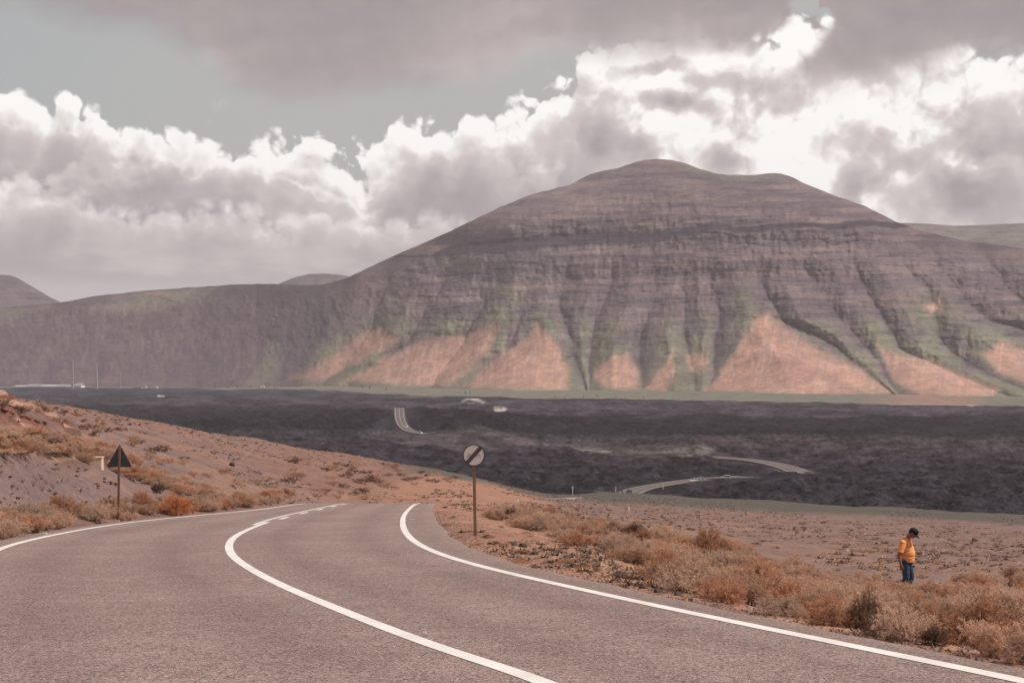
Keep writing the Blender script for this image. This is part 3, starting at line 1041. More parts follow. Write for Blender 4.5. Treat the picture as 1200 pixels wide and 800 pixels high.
def build_mountain():
    pxs = np.r_[np.linspace(-320, -10, 60)[:-1], np.linspace(-10, 1212, 1020), np.linspace(1216, 1540, 50)]
    nt = 260
    ts = np.linspace(0, 1, nt)
    crest = np.interp(pxs, *zip(*CREST)); foot = np.interp(pxs, *zip(*FOOT))
    k = np.array([1, 2, 3, 2, 1.0]) / 9
    crest = np.convolve(np.pad(crest, 2, mode='edge'), k, 'valid')
    crest = crest + (fbm(pxs / 14, pxs * 0, 3, 81) - 0.5) * 1.6
    Df = EYE * FPX / (foot - HOR)
    hpx = foot - crest
    PX = np.repeat(pxs[None], nt, 0); T = np.repeat(ts[:, None], len(pxs), 1)
    PY = foot[None] + 3.5 - (hpx[None] + 3.5) * T
    # slope by height over the foot: gentle aprons, steeper flanks, a cliff band, an easier summit; contours bend round the mountain
    hh = np.linspace(0, 300, 301)
    ratio = np.interp(hh, [0, 15, 45, 100, 160, 176, 186, 196, 210, 275, 300], [2.8, 2.7, 2.2, 1.7, 1.45, 1.1, 0.6, 0.9, 1.8, 2.3, 2.4])
    dep = np.r_[0, np.cumsum(0.5 * (ratio[1:] + ratio[:-1]))]
    Hpx = np.maximum(foot[None] - PY, 0)
    D = Df[None] + np.interp(Hpx, hh, dep) * (3900.0 / FPX) - 40 * (T < 0.01)
    bend = 330 * sst(PX, 850, 1250) ** 1.3 + 30 * sst(PX, 640, 430)
    D = D + bend * sst(Hpx, 0, 60)
    # spurs and gullies
    wob = (fbm(PX / 34, PY / 30, 3, 83) - 0.5) * 12.0 * sst(PY, 450, 400) + (fbm(PX / 9, PY / 10, 3, 85) - 0.5) * 4.0
    U = PX + wob
    gp = np.stack([np.interp(PY, [b for a, b in gl], [a for a, b in gl]) for gl in GULLY])
    # continue the lines above their tops, fanning towards the summit
    spur = np.zeros(PX.shape); width = np.full(PX.shape, 60.0); frac = np.zeros(PX.shape)
    for i in range(len(GULLY) - 1):
        lo, hi = gp[i], np.maximum(gp[i + 1], gp[i] + 6)
        s = (U >= lo) & (U < hi)
        f = (U - lo) / (hi - lo)
        f2 = np.where(f < 0.5, f, 1 - f) * 2
        crest_f = 0.42 + 0.16 * ((i * 37) % 10) / 9.0                    # crest line a little off centre
        f2 = np.where(f < crest_f, f / crest_f, (1 - f) / (1 - crest_f))
        spur = np.where(s, (0.62 * f2 + 0.38 * (1 - (1 - f2) ** 2)) * (0.78 + 0.32 * ((i * 53) % 7) / 6.0), spur)
        width = np.where(s, hi - lo, width); frac = np.where(s, f, frac)
    inside = sst(U, 330, 370)
    amp = sst(PY, 275, 345) * (0.55 + 0.45 * sst(PY, 330, 400)) * inside
    fan0 = np.zeros(PX.shape)
    for f in FANS:
        fan0 = np.maximum(fan0, sst(poly_dist(PX, PY, f), 8.0, -8.0))
    rel = spur * np.clip(width, 20, 150) * 0.92 * amp * (1 - 0.35 * fan0)                     # metres towards the viewer (1 px is about 2.5 m)
    # minor ribs over the whole slope
    rib = ridged(U / 17 + (PY - 300) * 0.01, PY / 120, 3, 87) - 0.5
    mid = sst(T, 0.03, 0.25) * sst(T, 1.0, 0.8)
    fan_d = np.full(PX.shape, 1e9)
    wf = (fbm(PX / 12, PY / 12, 4, 89) - 0.5)
    for f in FANS:
        fan_d = np.minimum(fan_d, poly_dist(PX + wf * 7, PY + wf * 4, f))
    fan = sst(fan_d, 3.0, -3.0)
    rel = rel + rib * (3 + 6 * sst(PY, 310, 370) * inside) * mid * (1 - 0.75 * fan) + (fbm(PX / 8, PY / 12, 4, 91, 0.6) - 0.5) * 16 * mid * (1 - 0.6 * fan)
    # fine rills that run straight down
    rel = rel + (ridged(U / 6.0 + (PY - 300) * 0.012, PY / 160, 2, 88) - 0.5) * 3.0 * sst(PY - crest[None], 20, 70)
    # beds of lava: small steps that follow the contour
    zz = PY + (fbm(PX / 90, PY / 60, 3, 93) - 0.5) * 16 - 0.012 * (PX - 700)
    bed = zz / 8.5
    fr = bed - np.floor(bed)
    step = (sst(fr, 0.0, 0.35) - fr)
    step2 = zz / 3.6; step2 = step2 - np.floor(step2); step2 = sst(step2, 0.0, 0.4) - step2
    inten = sst(fbm(PX / 50, PY / 9, 3, 95), 0.38, 0.62)
    rocky = sst(PX, 420, 520) * (1 - fan) * sst(PY, 452, 420)
    rel = rel - (step * 3.6 * inten + step2 * 1.5) * rocky * mid
    # the dark band of cliffs below the summit
    cl = np.interp(PX, [500, 520, 560, 640, 700, 770, 830, 900, 950, 1010, 1060], [300, 297, 291, 284, 281, 276, 268, 267, 265, 263, 262])
    cl = cl + (fbm(PX / 30, PX * 0, 3, 97) - 0.5) * 9
    cth = np.interp(PX, [505, 530, 650, 760, 850, 1050, 1070], [0, 8, 10, 7, 4, 3.5, 0]) * (0.55 + 0.9 * fbm(PX / 22, PY * 0 + 3, 3, 99))
    cliff = sst(np.abs(PY - cl), cth + 2.0, cth * 0.5)
    rel = rel + sst(PY - cl, -6, 6) * 35 * sst(PX, 500, 560) * sst(PX, 1070, 1000) * sst(PY, 330, 300)
    D = D - rel
    fade = sst(T, 0.0, 0.02)
    Z = EYE - (PY - HOR) / FPX * D
    X = (PX - 600) / FPX * D
    # colours
    body = lin(121, 105, 101); body2 = lin(112, 95, 95); darkr = lin(92, 79, 83); green = lin(121, 117, 95); orange = lin(172, 131, 110); orange2 = lin(150, 117, 101)
    ochre = lin(140, 118, 104)
    c = np.ones(PX.shape + (3,)) * body
    GAIN = np.array([0.99, 0.99, 1.05]) * 1.02 + (0.17 + 0.14 * sst(PY, 330, 240) + 0.28 * fan)[..., None] * sst(PX, 330, 450)[..., None]  # colour gain; also lightens the upper slopes, which catch little sun

    def put(w, colr):
        nonlocal c
        w = np.clip(w, 0, 1)[..., None]
        c = c * (1 - w) + colr * w
    na = fbm(PX / 40, PY / 22, 4, 101); nb = fbm(PX / 10, PY / 8, 4, 103); nc = fbm(PX / 60, PY / 5, 4, 105)
    put(sst(na, 0.36, 0.70) * 0.6, body2)
    put(sst(nc, 0.50, 0.66) * rocky * 0.55, darkr)
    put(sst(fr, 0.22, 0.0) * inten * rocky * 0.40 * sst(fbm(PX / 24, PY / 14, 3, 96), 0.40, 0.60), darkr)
    put(sst(nc, 0.46, 0.34) * 0.5, ochre)
    w_ = fbm(PX / 40, PY / 40, 3, 106)
    # left shoulder: darker, with pale streaks down the slope and a grassy top
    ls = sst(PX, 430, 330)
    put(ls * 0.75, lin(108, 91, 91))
    put(ls * sst(ridged(PX / 22 + PY * 0.02 + w_ * 3, PY / 90, 3, 107), 0.66, 0.90) * sst(PY, 360, 400) * 0.45, lin(132, 114, 105))
    put(ls * sst(fbm(PX / 16, PY / 12, 3, 109), 0.60, 0.72) * sst(PY, 380, 410) * 0.6, lin(88, 79, 86))
    put(sst(poly_dist(PX + wf * 22, PY + wf * 6, [(112, 364), (140, 350), (170, 342), (250, 336.5), (212, 358), (145, 366)]), 9, -7) * 0.75, lin(142, 132, 112))
    put(sst(poly_dist(PX + wf * 22, PY + wf * 6, [(-300, 376), (0, 363), (58, 360), (30, 368), (0, 378), (-200, 400)]), 7, -6) * 0.8, lin(134, 126, 106))
    put(sst(poly_dist(PX, PY, [(172, 345), (178, 342), (200, 343), (185, 344.5)]), 1.5, -1) * 0.8, lin(168, 128, 112))
    put(sst(poly_dist(PX, PY, [(176, 346), (215, 355), (222, 358), (218, 358.5), (190, 350)], False), 1.2, 0.4) * 0.5, lin(96, 82, 80))
    put(sst(poly_dist(PX + wf * 16, PY, [(316, 400), (326, 402), (322, 447), (290, 449), (305, 430)]), 8, -4) * 0.7, lin(136, 128, 106))
    # green aprons round the fans and along the foot of the spurs
    put(sst(fan_d, 34, 4) * sst(nb, 0.30, 0.55) * sst(PY, 345, 385) * sst(PX, 340, 390) * 0.85, green)
    put(sst(spur, 0.30, 0.75) * sst(PY, 345, 395) * sst(na, 0.30, 0.50) * inside * 0.85, green)
    for gx, gy, rx, ry in ((592, 362, 22, 26), (640, 378, 16, 20), (700, 392, 22, 16), (872, 362, 16, 28), (1022, 388, 22, 18), (1092, 365, 18, 26), (460, 372, 26, 18), (1080, 400, 30, 12), (530, 305, 22, 5), (785, 395, 20, 20)):
        put(np.exp(-((PX - gx) / rx) ** 2 - ((PY - gy) / ry) ** 2) * sst(nb, 0.28, 0.5) * 0.85, green)
    put(sst(PY, 444, 452) * sst(PX, 300, 400) * (1 - fan) * 0.85, green)
    # fans of loose ochre cinder
    put(sst(fan_d + (nb - 0.5) * 10, 8.0, -9.0) * (0.70 + 0.30 * sst(nb, 0.3, 0.6)), orange)
    put(fan * sst(fbm(PX / 3.0, PY / 9.0, 3, 112), 0.52, 0.66) * 0.35, lin(146, 112, 98))
    put(fan * sst(fbm(PX / 18, PY / 6, 4, 111), 0.48, 0.62) * 0.5, orange2)
    put(fan * sst(ridged(PX / 7 + PY * 0.02, PY / 60, 3, 113), 0.72, 0.9) * 0.3, lin(194, 156, 138))
    for f in (FANS[1], FANS[5]):
        pass
    put(fan * sst(poly_dist(PX + wf * 12, PY + wf * 8, [(898, 430), (910, 405), (940, 415), (960, 440), (930, 450)]), 6, -6) * 0.55, lin(152, 112, 98))
    # gully beds: darker rock, deepened in the colour to read as shade
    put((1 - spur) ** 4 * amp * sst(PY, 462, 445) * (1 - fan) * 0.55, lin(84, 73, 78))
    put(cliff * 0.9, lin(60, 52, 58))
    top = sst(PY - crest[None], 12, 2) * sst(PX, 770, 800) * sst(PX, 925, 900)
    put(top * 0.8, lin(126, 120, 102))
    GAIN = GAIN + (0.26 * np.exp(-((PX - 555) / 85.0) ** 2) * sst(PY, 390, 340))[..., None]  # left face lightened in the colour, since it turns away from the sun
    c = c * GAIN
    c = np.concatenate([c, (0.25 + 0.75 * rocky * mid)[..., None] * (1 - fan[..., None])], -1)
    # back of the mountain, so that it is a body and not a front
    nb_ = 8
    Xb, Yb, Zb, Cb = [X], [D], [Z], [c]
    for i in range(1, nb_ + 1):
        s = i / nb_
        d2 = D[-1] + 900 * s
        z2 = Z[-1] * (1 - s ** 1.3) - 12 * s - 2.0
        Xb.append((X[-1] + (X[-1] / D[-1]) * 0 * s)[None]); Yb.append(d2[None]); Zb.append(z2[None]); Cb.append(np.broadcast_to(np.r_[body2, 1.0], (1, len(pxs), 4)))
    X = np.concatenate(Xb); Yy = np.concatenate(Yb); Z = np.concatenate(Zb); c = np.concatenate(Cb)
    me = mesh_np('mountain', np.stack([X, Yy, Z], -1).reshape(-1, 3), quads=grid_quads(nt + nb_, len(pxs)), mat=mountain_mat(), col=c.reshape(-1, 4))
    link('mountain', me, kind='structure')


build_mountain()


def build_far_hill(profile, dist, depth, colr, seed):
    px0, px1 = profile[0][0], profile[-1][0]
    pxs = np.linspace(px0, px1, 160)
    top = np.interp(pxs, *zip(*profile))
    k = np.array([1, 2, 3, 2, 1.0]) / 9
    top = np.convolve(np.pad(top, 2, mode='edge'), k, 'valid')
    ts = np.r_[np.linspace(0, 1, 60), np.linspace(1.1, 2.0, 8)]
    PX, T = np.meshgrid(pxs, ts)
    Dc = dist + depth
    zt = EYE + (HOR - top) / FPX * Dc
    up = np.minimum(T, 1)
    D = np.where(T <= 1, dist + depth * up, Dc + (T - 1) * depth * 1.4)
    zz = np.where(T <= 1, zt[None] * sst(up, -0.6, 1.35) / sst(1.0, -0.6, 1.35), zt[None] * (1 - (T - 1) ** 1.5))
    X = (pxs[None] - 600) / FPX * Dc + 0 * T
    zz = zz + (fbm(X / 120, D / 160, 4, seed) - 0.5) * 18 * (np.abs(T - 1) > 0.03) - 10 * (T <= 0)
    n = fbm(X / 150, zz / 14, 4, seed + 5); n2 = fbm(X / 90, D / 90, 4, seed + 9)
    c = np.array(colr[0]) * (1 - n[..., None]) + np.array(colr[1]) * n[..., None]
    c = c * (0.8 + 0.4 * n2[..., None])
    me = mesh_np('hill', np.stack([X, D, zz], -1).reshape(-1, 3), quads=grid_quads(len(ts), len(pxs)), mat=bpy.data.materials['mountain_slope'], col=c.reshape(-1, 3))
    link('hill', me, kind='structure')


build_far_hill([(-330, 372), (-150, 345), (-60, 328), (-10, 322), (10, 322), (20, 325), (34, 334), (52, 345), (70, 354), (110, 368)], 6200, 700, (lin(116, 100, 101), lin(98, 86, 90)), 121)
build_far_hill([(290, 345), (318, 337), (330, 331), (345, 325), (362, 321), (380, 320.5), (400, 322), (420, 326), (470, 345)], 6600, 600, (lin(118, 104, 103), lin(108, 96, 96)), 131)
build_far_hill([(960, 268), (1030, 262), (1060, 261), (1087, 262), (1105, 263.5), (1120, 264.5), (1150, 263.5), (1200, 261.5), (1300, 268), (1420, 290), (1560, 330)], 6400, 900, (lin(130, 114, 108), lin(124, 116, 102)), 141)

# ------------------------------------------------------------------ things
def thing(name, label, cat, loc=(0, 0, 0), rz=0.0, group=None, mesh=None):
    o = bpy.data.objects.new(name, mesh)
    COL.objects.link(o)
    o.location = loc
    o.rotation_euler = (0, 0, rz)
    o['label'] = label
    o['category'] = cat
    if group:
        o['group'] = group
    return o


def flat_mat(name, rgb, rough=0.7, spec=0.3, metal=0.0, grain=0.12, scale=8.0):
    m, g, b = new_mat(name, rough, spec)
    b.inputs['Metallic'].default_value = metal
    n = g.noise(obj_pos(g), scale, 4, 0.6, dims='3D')
    k = vary(g, (*rgb,), n, grain)
    g.t.links.new(k, b.inputs['Base Color'])
    return m


class MB:
    """collects simple shapes into one mesh"""
    def __init__(self):
        self.bm = bmesh.new()

    def box(self, c, s, rot=None, taper=1.0):
        hx, hy, hz = s[0] / 2, s[1] / 2, s[2] / 2
        pts = [(-hx, -hy, -hz), (hx, -hy, -hz), (hx, hy, -hz), (-hx, hy, -hz),
               (-hx * taper, -hy * taper, hz), (hx * taper, -hy * taper, hz), (hx * taper, hy * taper, hz), (-hx * taper, hy * taper, hz)]
        R = rot if rot is not None else Matrix.Identity(3)
        v = [self.bm.verts.new(R @ Vector(p) + Vector(c)) for p in pts]
        for f in ((0, 3, 2, 1), (4, 5, 6, 7), (0, 1, 5, 4), (1, 2, 6, 5), (2, 3, 7, 6), (3, 0, 4, 7)):
            self.bm.faces.new([v[i] for i in f])
        return self

    def tube(self, a, b, r0, r1=None, n=8, cap=True):
        r1 = r0 if r1 is None else r1
        a, b = Vector(a), Vector(b)
        d = (b - a).normalized()
        u = d.orthogonal().normalized(); w = d.cross(u)
        A = [self.bm.verts.new(a + (u * math.cos(2 * math.pi * i / n) + w * math.sin(2 * math.pi * i / n)) * r0) for i in range(n)]
        B = [self.bm.verts.new(b + (u * math.cos(2 * math.pi * i / n) + w * math.sin(2 * math.pi * i / n)) * r1) for i in range(n)]
        for i in range(n):
            self.bm.faces.new((A[i], A[(i + 1) % n], B[(i + 1) % n], B[i]))
        if cap:
            self.bm.faces.new(A[::-1]); self.bm.faces.new(B)
        return self

    def prism(self, pts2, y0, y1, inset=None):
        """outline in the x-z plane swept from y0 to y1"""
        A = [self.bm.verts.new((x, y0, z)) for x, z in pts2]
        B = [self.bm.verts.new((x, y1, z)) for x, z in pts2]
        n = len(pts2)
        for i in range(n):
            self.bm.faces.new((A[i], A[(i + 1) % n], B[(i + 1) % n], B[i]))
        self.bm.faces.new(A[::-1]); self.bm.faces.new(B)
        return self

    def ball(self, c, r, seg=12, rot=None):
        m = Matrix.Translation(Vector(c)) @ (rot.to_4x4() if rot is not None else Matrix.Identity(4)) @ Matrix.Diagonal((*((r, r, r) if not hasattr(r, '__len__') else r), 1))
        bmesh.ops.create_uvsphere(self.bm, u_segments=seg, v_segments=max(6, seg * 2 // 3), radius=1.0, matrix=m)
        return self

    def capsule(self, a, b, r0, r1, n=12):
        a, b = Vector(a), Vector(b)
        self.tube(a, b, r0, r1, n, True)
        self.ball(a, r0, n); self.ball(b, r1, n)
        return self

    def mesh(self, name, mat, smooth=False, bevel=0.0):
        if bevel:
            bmesh.ops.bevel(self.bm, geom=[e for e in self.bm.edges], offset=bevel, segments=2, affect='EDGES', clamp_overlap=True)
        bmesh.ops.recalc_face_normals(self.bm, faces=self.bm.faces[:])
        me = bpy.data.meshes.new(name)
        self.bm.to_mesh(me); self.bm.free()
        me.materials.append(mat)
        if smooth:
            me.polygons.foreach_set('use_smooth', np.full(len(me.polygons), True, bool))
        return me


# ------------------------------------------------------------------ dry shrubs
def shrub_mat(name, rgb, rgb2):
    m, g, b = new_mat(name, 0.85, 0.1)
    c = attr_col(g)
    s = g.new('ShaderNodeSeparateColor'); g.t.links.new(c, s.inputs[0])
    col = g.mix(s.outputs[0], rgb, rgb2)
    oi = g.new('ShaderNodeObjectInfo')
    col = g.vm('SCALE', col, scale=g.sstep(oi.outputs['Random'], 0, 1, 0.82, 1.20, kind='LINEAR'))
    g.t.links.new(col, b.inputs['Base Color'])
    tr = g.new('ShaderNodeBsdfTranslucent')
    g.t.links.new(col, tr.inputs[0])
    mx = g.new('ShaderNodeMixShader'); mx.inputs[0].default_value = 0.42
    g.t.links.new(b.outputs[0], mx.inputs[1]); g.t.links.new(tr.outputs[0], mx.inputs[2])
    out = [n for n in g.t.nodes if n.type == 'OUTPUT_MATERIAL'][0]
    g.t.links.new(mx.outputs[0], out.inputs[0])
    return m


MATS_SHRUB = {
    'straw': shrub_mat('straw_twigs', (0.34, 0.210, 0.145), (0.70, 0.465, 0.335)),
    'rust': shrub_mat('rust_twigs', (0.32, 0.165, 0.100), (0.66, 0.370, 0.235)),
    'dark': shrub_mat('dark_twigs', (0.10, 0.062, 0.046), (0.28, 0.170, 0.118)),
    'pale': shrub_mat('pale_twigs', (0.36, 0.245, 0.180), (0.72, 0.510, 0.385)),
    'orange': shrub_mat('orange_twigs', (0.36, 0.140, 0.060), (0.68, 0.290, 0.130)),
}


def shrub_mesh(name, mat, seed, puffs=9, stems=16, n2=10, n3=6, flat=0.8, fine=1.0):
    """unit shrub (radius about 1, height about 1): rounded cushions of twigs that fork twice"""
    r = np.random.default_rng(seed)
    ang = np.arange(puffs) * 2.399 + r.uniform(0, 6.28); rad = 0.62 * np.sqrt((np.arange(puffs) + 0.2) / puffs)
    cen = np.stack([rad * np.cos(ang), rad * np.sin(ang), np.full(puffs, 0.0)], 1) + np.c_[r.normal(size=(puffs, 2)) * 0.10, np.zeros(puffs)]
    size = r.uniform(0.34, 0.52, puffs) * (1.0 - 0.25 * rad)
    high = (1.0 - 0.75 * rad ** 1.6) * r.uniform(0.62, 1.0, puffs)
    n1 = puffs * stems
    pi = np.repeat(np.arange(puffs), stems)
    az = r.uniform(0, 2 * np.pi, n1); el = np.arcsin(r.uniform(-0.15, 1.0, n1))
    sph = np.stack([np.cos(az) * np.cos(el), np.sin(az) * np.cos(el), np.sin(el) * flat], 1)
    root = cen[pi] * np.array([0.55, 0.55, 1]) + r.normal(size=(n1, 3)) * np.array([0.03, 0.03, 0])
    top = cen[pi] + np.c_[np.zeros((n1, 2)), (high - size * 0.75)[pi].clip(0.12)]
    tip = top + sph * size[pi][:, None] * r.uniform(0.72, 1.0, n1)[:, None]
    mid = root * 0.35 + (top * 0.5 + tip * 0.5) * 0.65
    tri_a, tri_b, tri_w, tri_s = [], [], [], []

    def put(a, b, w, s):
        tri_a.append(a); tri_b.append(b); tri_w.append(w); tri_s.append(s)
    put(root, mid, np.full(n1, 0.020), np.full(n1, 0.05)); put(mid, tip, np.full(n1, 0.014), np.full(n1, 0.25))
    i = np.repeat(np.arange(n1), n2)
    t = r.uniform(0.15, 1.0, len(i))
    p = mid[i] + (tip - mid)[i] * t[:, None]
    d2 = sph[i] * 0.7 + r.normal(size=(len(i), 3)) * 0.6 + np.array([0, 0, 0.12])
    d2 /= np.linalg.norm(d2, axis=1)[:, None]
    q = p + d2 * r.uniform(0.07, 0.19, len(i))[:, None]
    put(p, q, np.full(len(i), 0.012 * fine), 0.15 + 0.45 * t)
    j = np.repeat(np.arange(len(i)), n3)
    t3 = r.uniform(0.15, 1.0, len(j))
    p3 = p[j] + (q - p)[j] * t3[:, None]
    d3 = d2[j] * 0.6 + r.normal(size=(len(j), 3)) * 0.7 + np.array([0, 0, 0.15])
    d3 /= np.linalg.norm(d3, axis=1)[:, None]
    q3 = p3 + d3 * r.uniform(0.03, 0.09, len(j))[:, None]
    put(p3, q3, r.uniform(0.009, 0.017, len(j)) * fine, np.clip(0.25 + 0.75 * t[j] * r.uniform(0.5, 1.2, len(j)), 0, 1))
    A = np.concatenate(tri_a); B = np.concatenate(tri_b); W = np.concatenate(tri_w); S = np.concatenate(tri_s)
    A[:, 2] = np.maximum(A[:, 2], -0.02); B[:, 2] = np.maximum(B[:, 2], 0.0)
    ax = B - A
    side = np.cross(ax, r.normal(size=A.shape)); side /= np.linalg.norm(side, axis=1)[:, None] + 1e-9
    V = np.stack([A - side * W[:, None] * 0.5, A + side * W[:, None] * 0.5, B], 1).reshape(-1, 3)
    n = len(A)
    c = np.repeat(S, 3)[:, None] * np.ones((1, 3))
    return mesh_np(name, V, tris=np.arange(n * 3).reshape(-1, 3), mat=mat, smooth=False, col=c)


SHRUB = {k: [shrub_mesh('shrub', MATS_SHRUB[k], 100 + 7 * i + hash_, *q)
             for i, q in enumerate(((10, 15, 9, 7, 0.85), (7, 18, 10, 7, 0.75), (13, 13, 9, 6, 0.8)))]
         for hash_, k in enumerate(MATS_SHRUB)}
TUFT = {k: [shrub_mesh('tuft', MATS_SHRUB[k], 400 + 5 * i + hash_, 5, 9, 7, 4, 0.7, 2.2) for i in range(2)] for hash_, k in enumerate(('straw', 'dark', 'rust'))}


def shrub_at(x, y, w, h, kind, label, group, cat='shrub', name='dry_shrub', pool=None):
    """w, h: full width and height in metres"""
    me = random.choice((pool or SHRUB)[kind])
    z = float(terrain_z(np.array([x]), np.array([y]))[0])
    o = thing(name, label, cat, (x, y, z - 0.03), random.uniform(0, 6.28), group, me)
    o.scale = (w / 2 * random.uniform(0.9, 1.1), w / 2 * random.uniform(0.9, 1.1), h)
    return o


def shrub_px(px, py, wpx, hpx, kind, label, group, **kw):
    hit = ground_hit(px, py)
    if hit is None:
        return None
    x, y, z = hit
    return shrub_at(x, y, wpx * y / FPX, hpx * y / FPX, kind, label, group, **kw)


TAKEN = []


def spread(poly, n, gap, rnd, tries=6000):
    """random bases inside a picture polygon, spaced in metres on the ground"""
    xs = [p[0] for p in poly]; ys = [p[1] for p in poly]
    out = []
    for _ in range(tries):
        if len(out) >= n:
            break
        px, py = rnd.uniform(min(xs), max(xs)), rnd.uniform(min(ys), max(ys))
        if not in_poly(px, py, poly):
            continue
        h = ground_hit(px, py)
        if h is None or off_road(np.array(h[0]), np.array(h[1])) < 0.22:
            continue
        if any(math.hypot(h[0] - a, h[1] - b) < gap for a, b in out):
            continue
        out.append((h[0], h[1]))
    return out


def plant_all():
    rnd = random.Random(5)
    G_R = 'dry shrubs of the thicket along the right-hand verge'
    G_L = 'dry shrubs along the left-hand verge'
    # shrubs one can single out
    for px, py, w, h, k, lab in (
            (828, 655, 74, 44, 'rust', 'tallest rust-brown shrub of the right-hand thicket, left of the dark boulder'),
            (712, 640, 50, 30, 'dark', 'dark brown shrub standing up among straw shrubs near the left end of the thicket'),
            (1014, 738, 56, 56, 'dark', 'tall dark shrub in the thicket, nearest below and left of the man'),
            (1096, 756, 50, 34, 'dark', 'low dark shrub at the asphalt edge below the man'),
            (1172, 726, 84, 52, 'pale', 'broad pale straw shrub at the right edge of the picture, on bare ground'),
            (1136, 690, 54, 26, 'rust', 'rust-coloured shrub right of the man, in front of the open field'),
            (1188, 688, 52, 28, 'rust', 'rust-coloured shrub behind the broad pale one at the right edge'),
            (600, 612, 40, 22, 'dark', 'small brown shrub right of the round sign, first of the thicket'),
            (938, 676, 44, 24, 'rust', 'reddish shrub just right of the dark boulder in the field')):
        shrub_px(px, py, w, h, k, lab, G_R)
    for px, py, w, h, k, lab in (
            (207, 604, 54, 32, 'orange', 'bright orange shrub on the left verge, right of the triangular sign'),
            (126, 602, 24, 26, 'dark', 'dark dead shrub just left of the triangular sign post'),
            (184, 577, 26, 15, 'dark', 'dark shrub on the bank above the bright orange one'),
            (336, 583, 26, 13, 'rust', 'small rusty shrub where the left edge line meets the crest'),
            (30, 622, 56, 28, 'straw', 'wide straw-coloured shrub low on the left verge at the picture edge')):
        shrub_px(px, py, w, h, k, lab, G_L)
    # thicket on the right
    poly = [(572, 600), (640, 600), (690, 614), (760, 626), (830, 640), (880, 658), (930, 678), (1000, 694), (1060, 704), (1105, 704), (1130, 690), (1215, 684),
            (1215, 722), (1130, 726), (1120, 742), (1215, 760), (1215, 779), (1100, 761), (1000, 741), (900, 719), (830, 703), (780, 688), (745, 664), (700, 648), (650, 634), (600, 618), (578, 610)]
    kinds = ['straw'] * 8 + ['rust'] * 3 + ['dark'] * 1 + ['pale'] * 5
    look = {'straw': 'straw-coloured', 'rust': 'rust-tinted', 'dark': 'dark twiggy', 'pale': 'bleached grey-straw'}

    def where(px, d):
        if px < 690:
            a = 'at the thicket end nearest the round sign'
        elif px < 870:
            a = 'between round sign and dark boulder'
        elif px < 1015:
            a = 'in the thicket left of the man'
        elif px < 1105:
            a = 'in the thicket before the man'
        else:
            a = 'in the thicket right of the man'
        return ('on the asphalt side ' if d < 1.6 else 'on the field side ' if d > 4.5 else 'midway ') + a
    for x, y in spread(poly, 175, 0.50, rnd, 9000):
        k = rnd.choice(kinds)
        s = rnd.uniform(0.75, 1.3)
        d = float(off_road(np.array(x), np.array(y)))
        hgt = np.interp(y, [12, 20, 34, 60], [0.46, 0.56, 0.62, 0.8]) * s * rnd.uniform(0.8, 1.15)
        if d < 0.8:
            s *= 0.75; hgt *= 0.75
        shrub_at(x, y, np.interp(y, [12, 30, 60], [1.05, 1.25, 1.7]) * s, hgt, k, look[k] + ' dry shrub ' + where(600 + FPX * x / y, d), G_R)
    # left verge
    polyL = [(-10, 616), (60, 606), (120, 594), (180, 590), (240, 588), (330, 580), (345, 586), (300, 594), (240, 600), (160, 607), (110, 612), (60, 620), (-10, 632)]
    for x, y in spread(polyL, 60, 0.7, rnd):
        k = rnd.choice(['straw', 'straw', 'pale', 'pale', 'straw', 'rust'])
        shrub_at(x, y, rnd.uniform(1.2, 2.1), rnd.uniform(0.5, 0.9), k,
                 {'straw': 'straw-coloured', 'pale': 'bleached', 'rust': 'rusty'}[k] + ' cushion-shaped shrub along the left edge line, '
                 + ('left of the triangular sign' if 600 + FPX * x / y < 139 else 'between triangular sign and orange shrub' if 600 + FPX * x / y < 205 else 'between orange shrub and the crest'), G_L)
    # straw growth halfway up the bank and along its foot towards the crest
    polyB = [(-10, 512), (40, 508), (80, 516), (118, 526), (140, 536), (180, 552), (215, 566), (250, 576), (220, 582), (170, 566), (130, 552), (90, 540), (50, 532), (-10, 534)]
    for x, y in spread(polyB, 85, 0.7, rnd):
        k = rnd.choice(['straw', 'straw', 'pale', 'rust'])
        shrub_at(x, y, rnd.uniform(1.0, 2.2), rnd.uniform(0.3, 0.65), k,
                 {'straw': 'straw-coloured', 'pale': 'bleached', 'rust': 'rusty'}[k] + ' scrub growing halfway up the left bank, '
                 + ('left of the concrete block' if 600 + FPX * x / y < 104 else 'right of the triangular sign plate' if 600 + FPX * x / y > 150 else 'around the concrete block'), 'scrub halfway up the left bank')
    polyT = [(-10, 482), (30, 484), (70, 496), (120, 520), (200, 552), (330, 582), (345, 578), (260, 552), (170, 515), (100, 488), (30, 470), (-10, 466)]
    for x, y in spread(polyT, 50, 2.0, rnd):
        s = rnd.uniform(0.7, 1.5)
        k = rnd.choice(['straw', 'dark', 'rust'])
        shrub_at(x, y, 1.3 * s, 0.5 * s, k, {'straw': 'small straw tuft scattered over the grey hillside left of the road', 'dark': 'small dark tuft scattered over the grey hillside left of the road',
                 'rust': 'small rusty tuft scattered over the grey hillside left of the road'}[k], 'tufts on the left hillside', 'tuft', 'grass_tuft', TUFT)
    polyO = [(330, 575), (350, 530), (420, 540), (500, 552), (560, 564), (610, 578), (600, 590), (530, 586), (430, 585), (345, 584)]
    for x, y in spread(polyO, 55, 3.0, rnd):
        s = rnd.uniform(0.7, 1.5) * np.interp(y, [80, 200], [1, 1.5])
        k = rnd.choice(['straw', 'dark', 'dark', 'rust'])
        shrub_at(x, y, 1.6 * s, 0.55 * s, k, {'straw': 'straw tuft on the reddish slope behind the crest of the road', 'dark': 'dark tuft on the reddish slope behind the crest of the road',
                 'rust': 'rusty tuft on the reddish slope behind the crest of the road'}[k], 'tufts behind the crest', 'tuft', 'grass_tuft', TUFT)
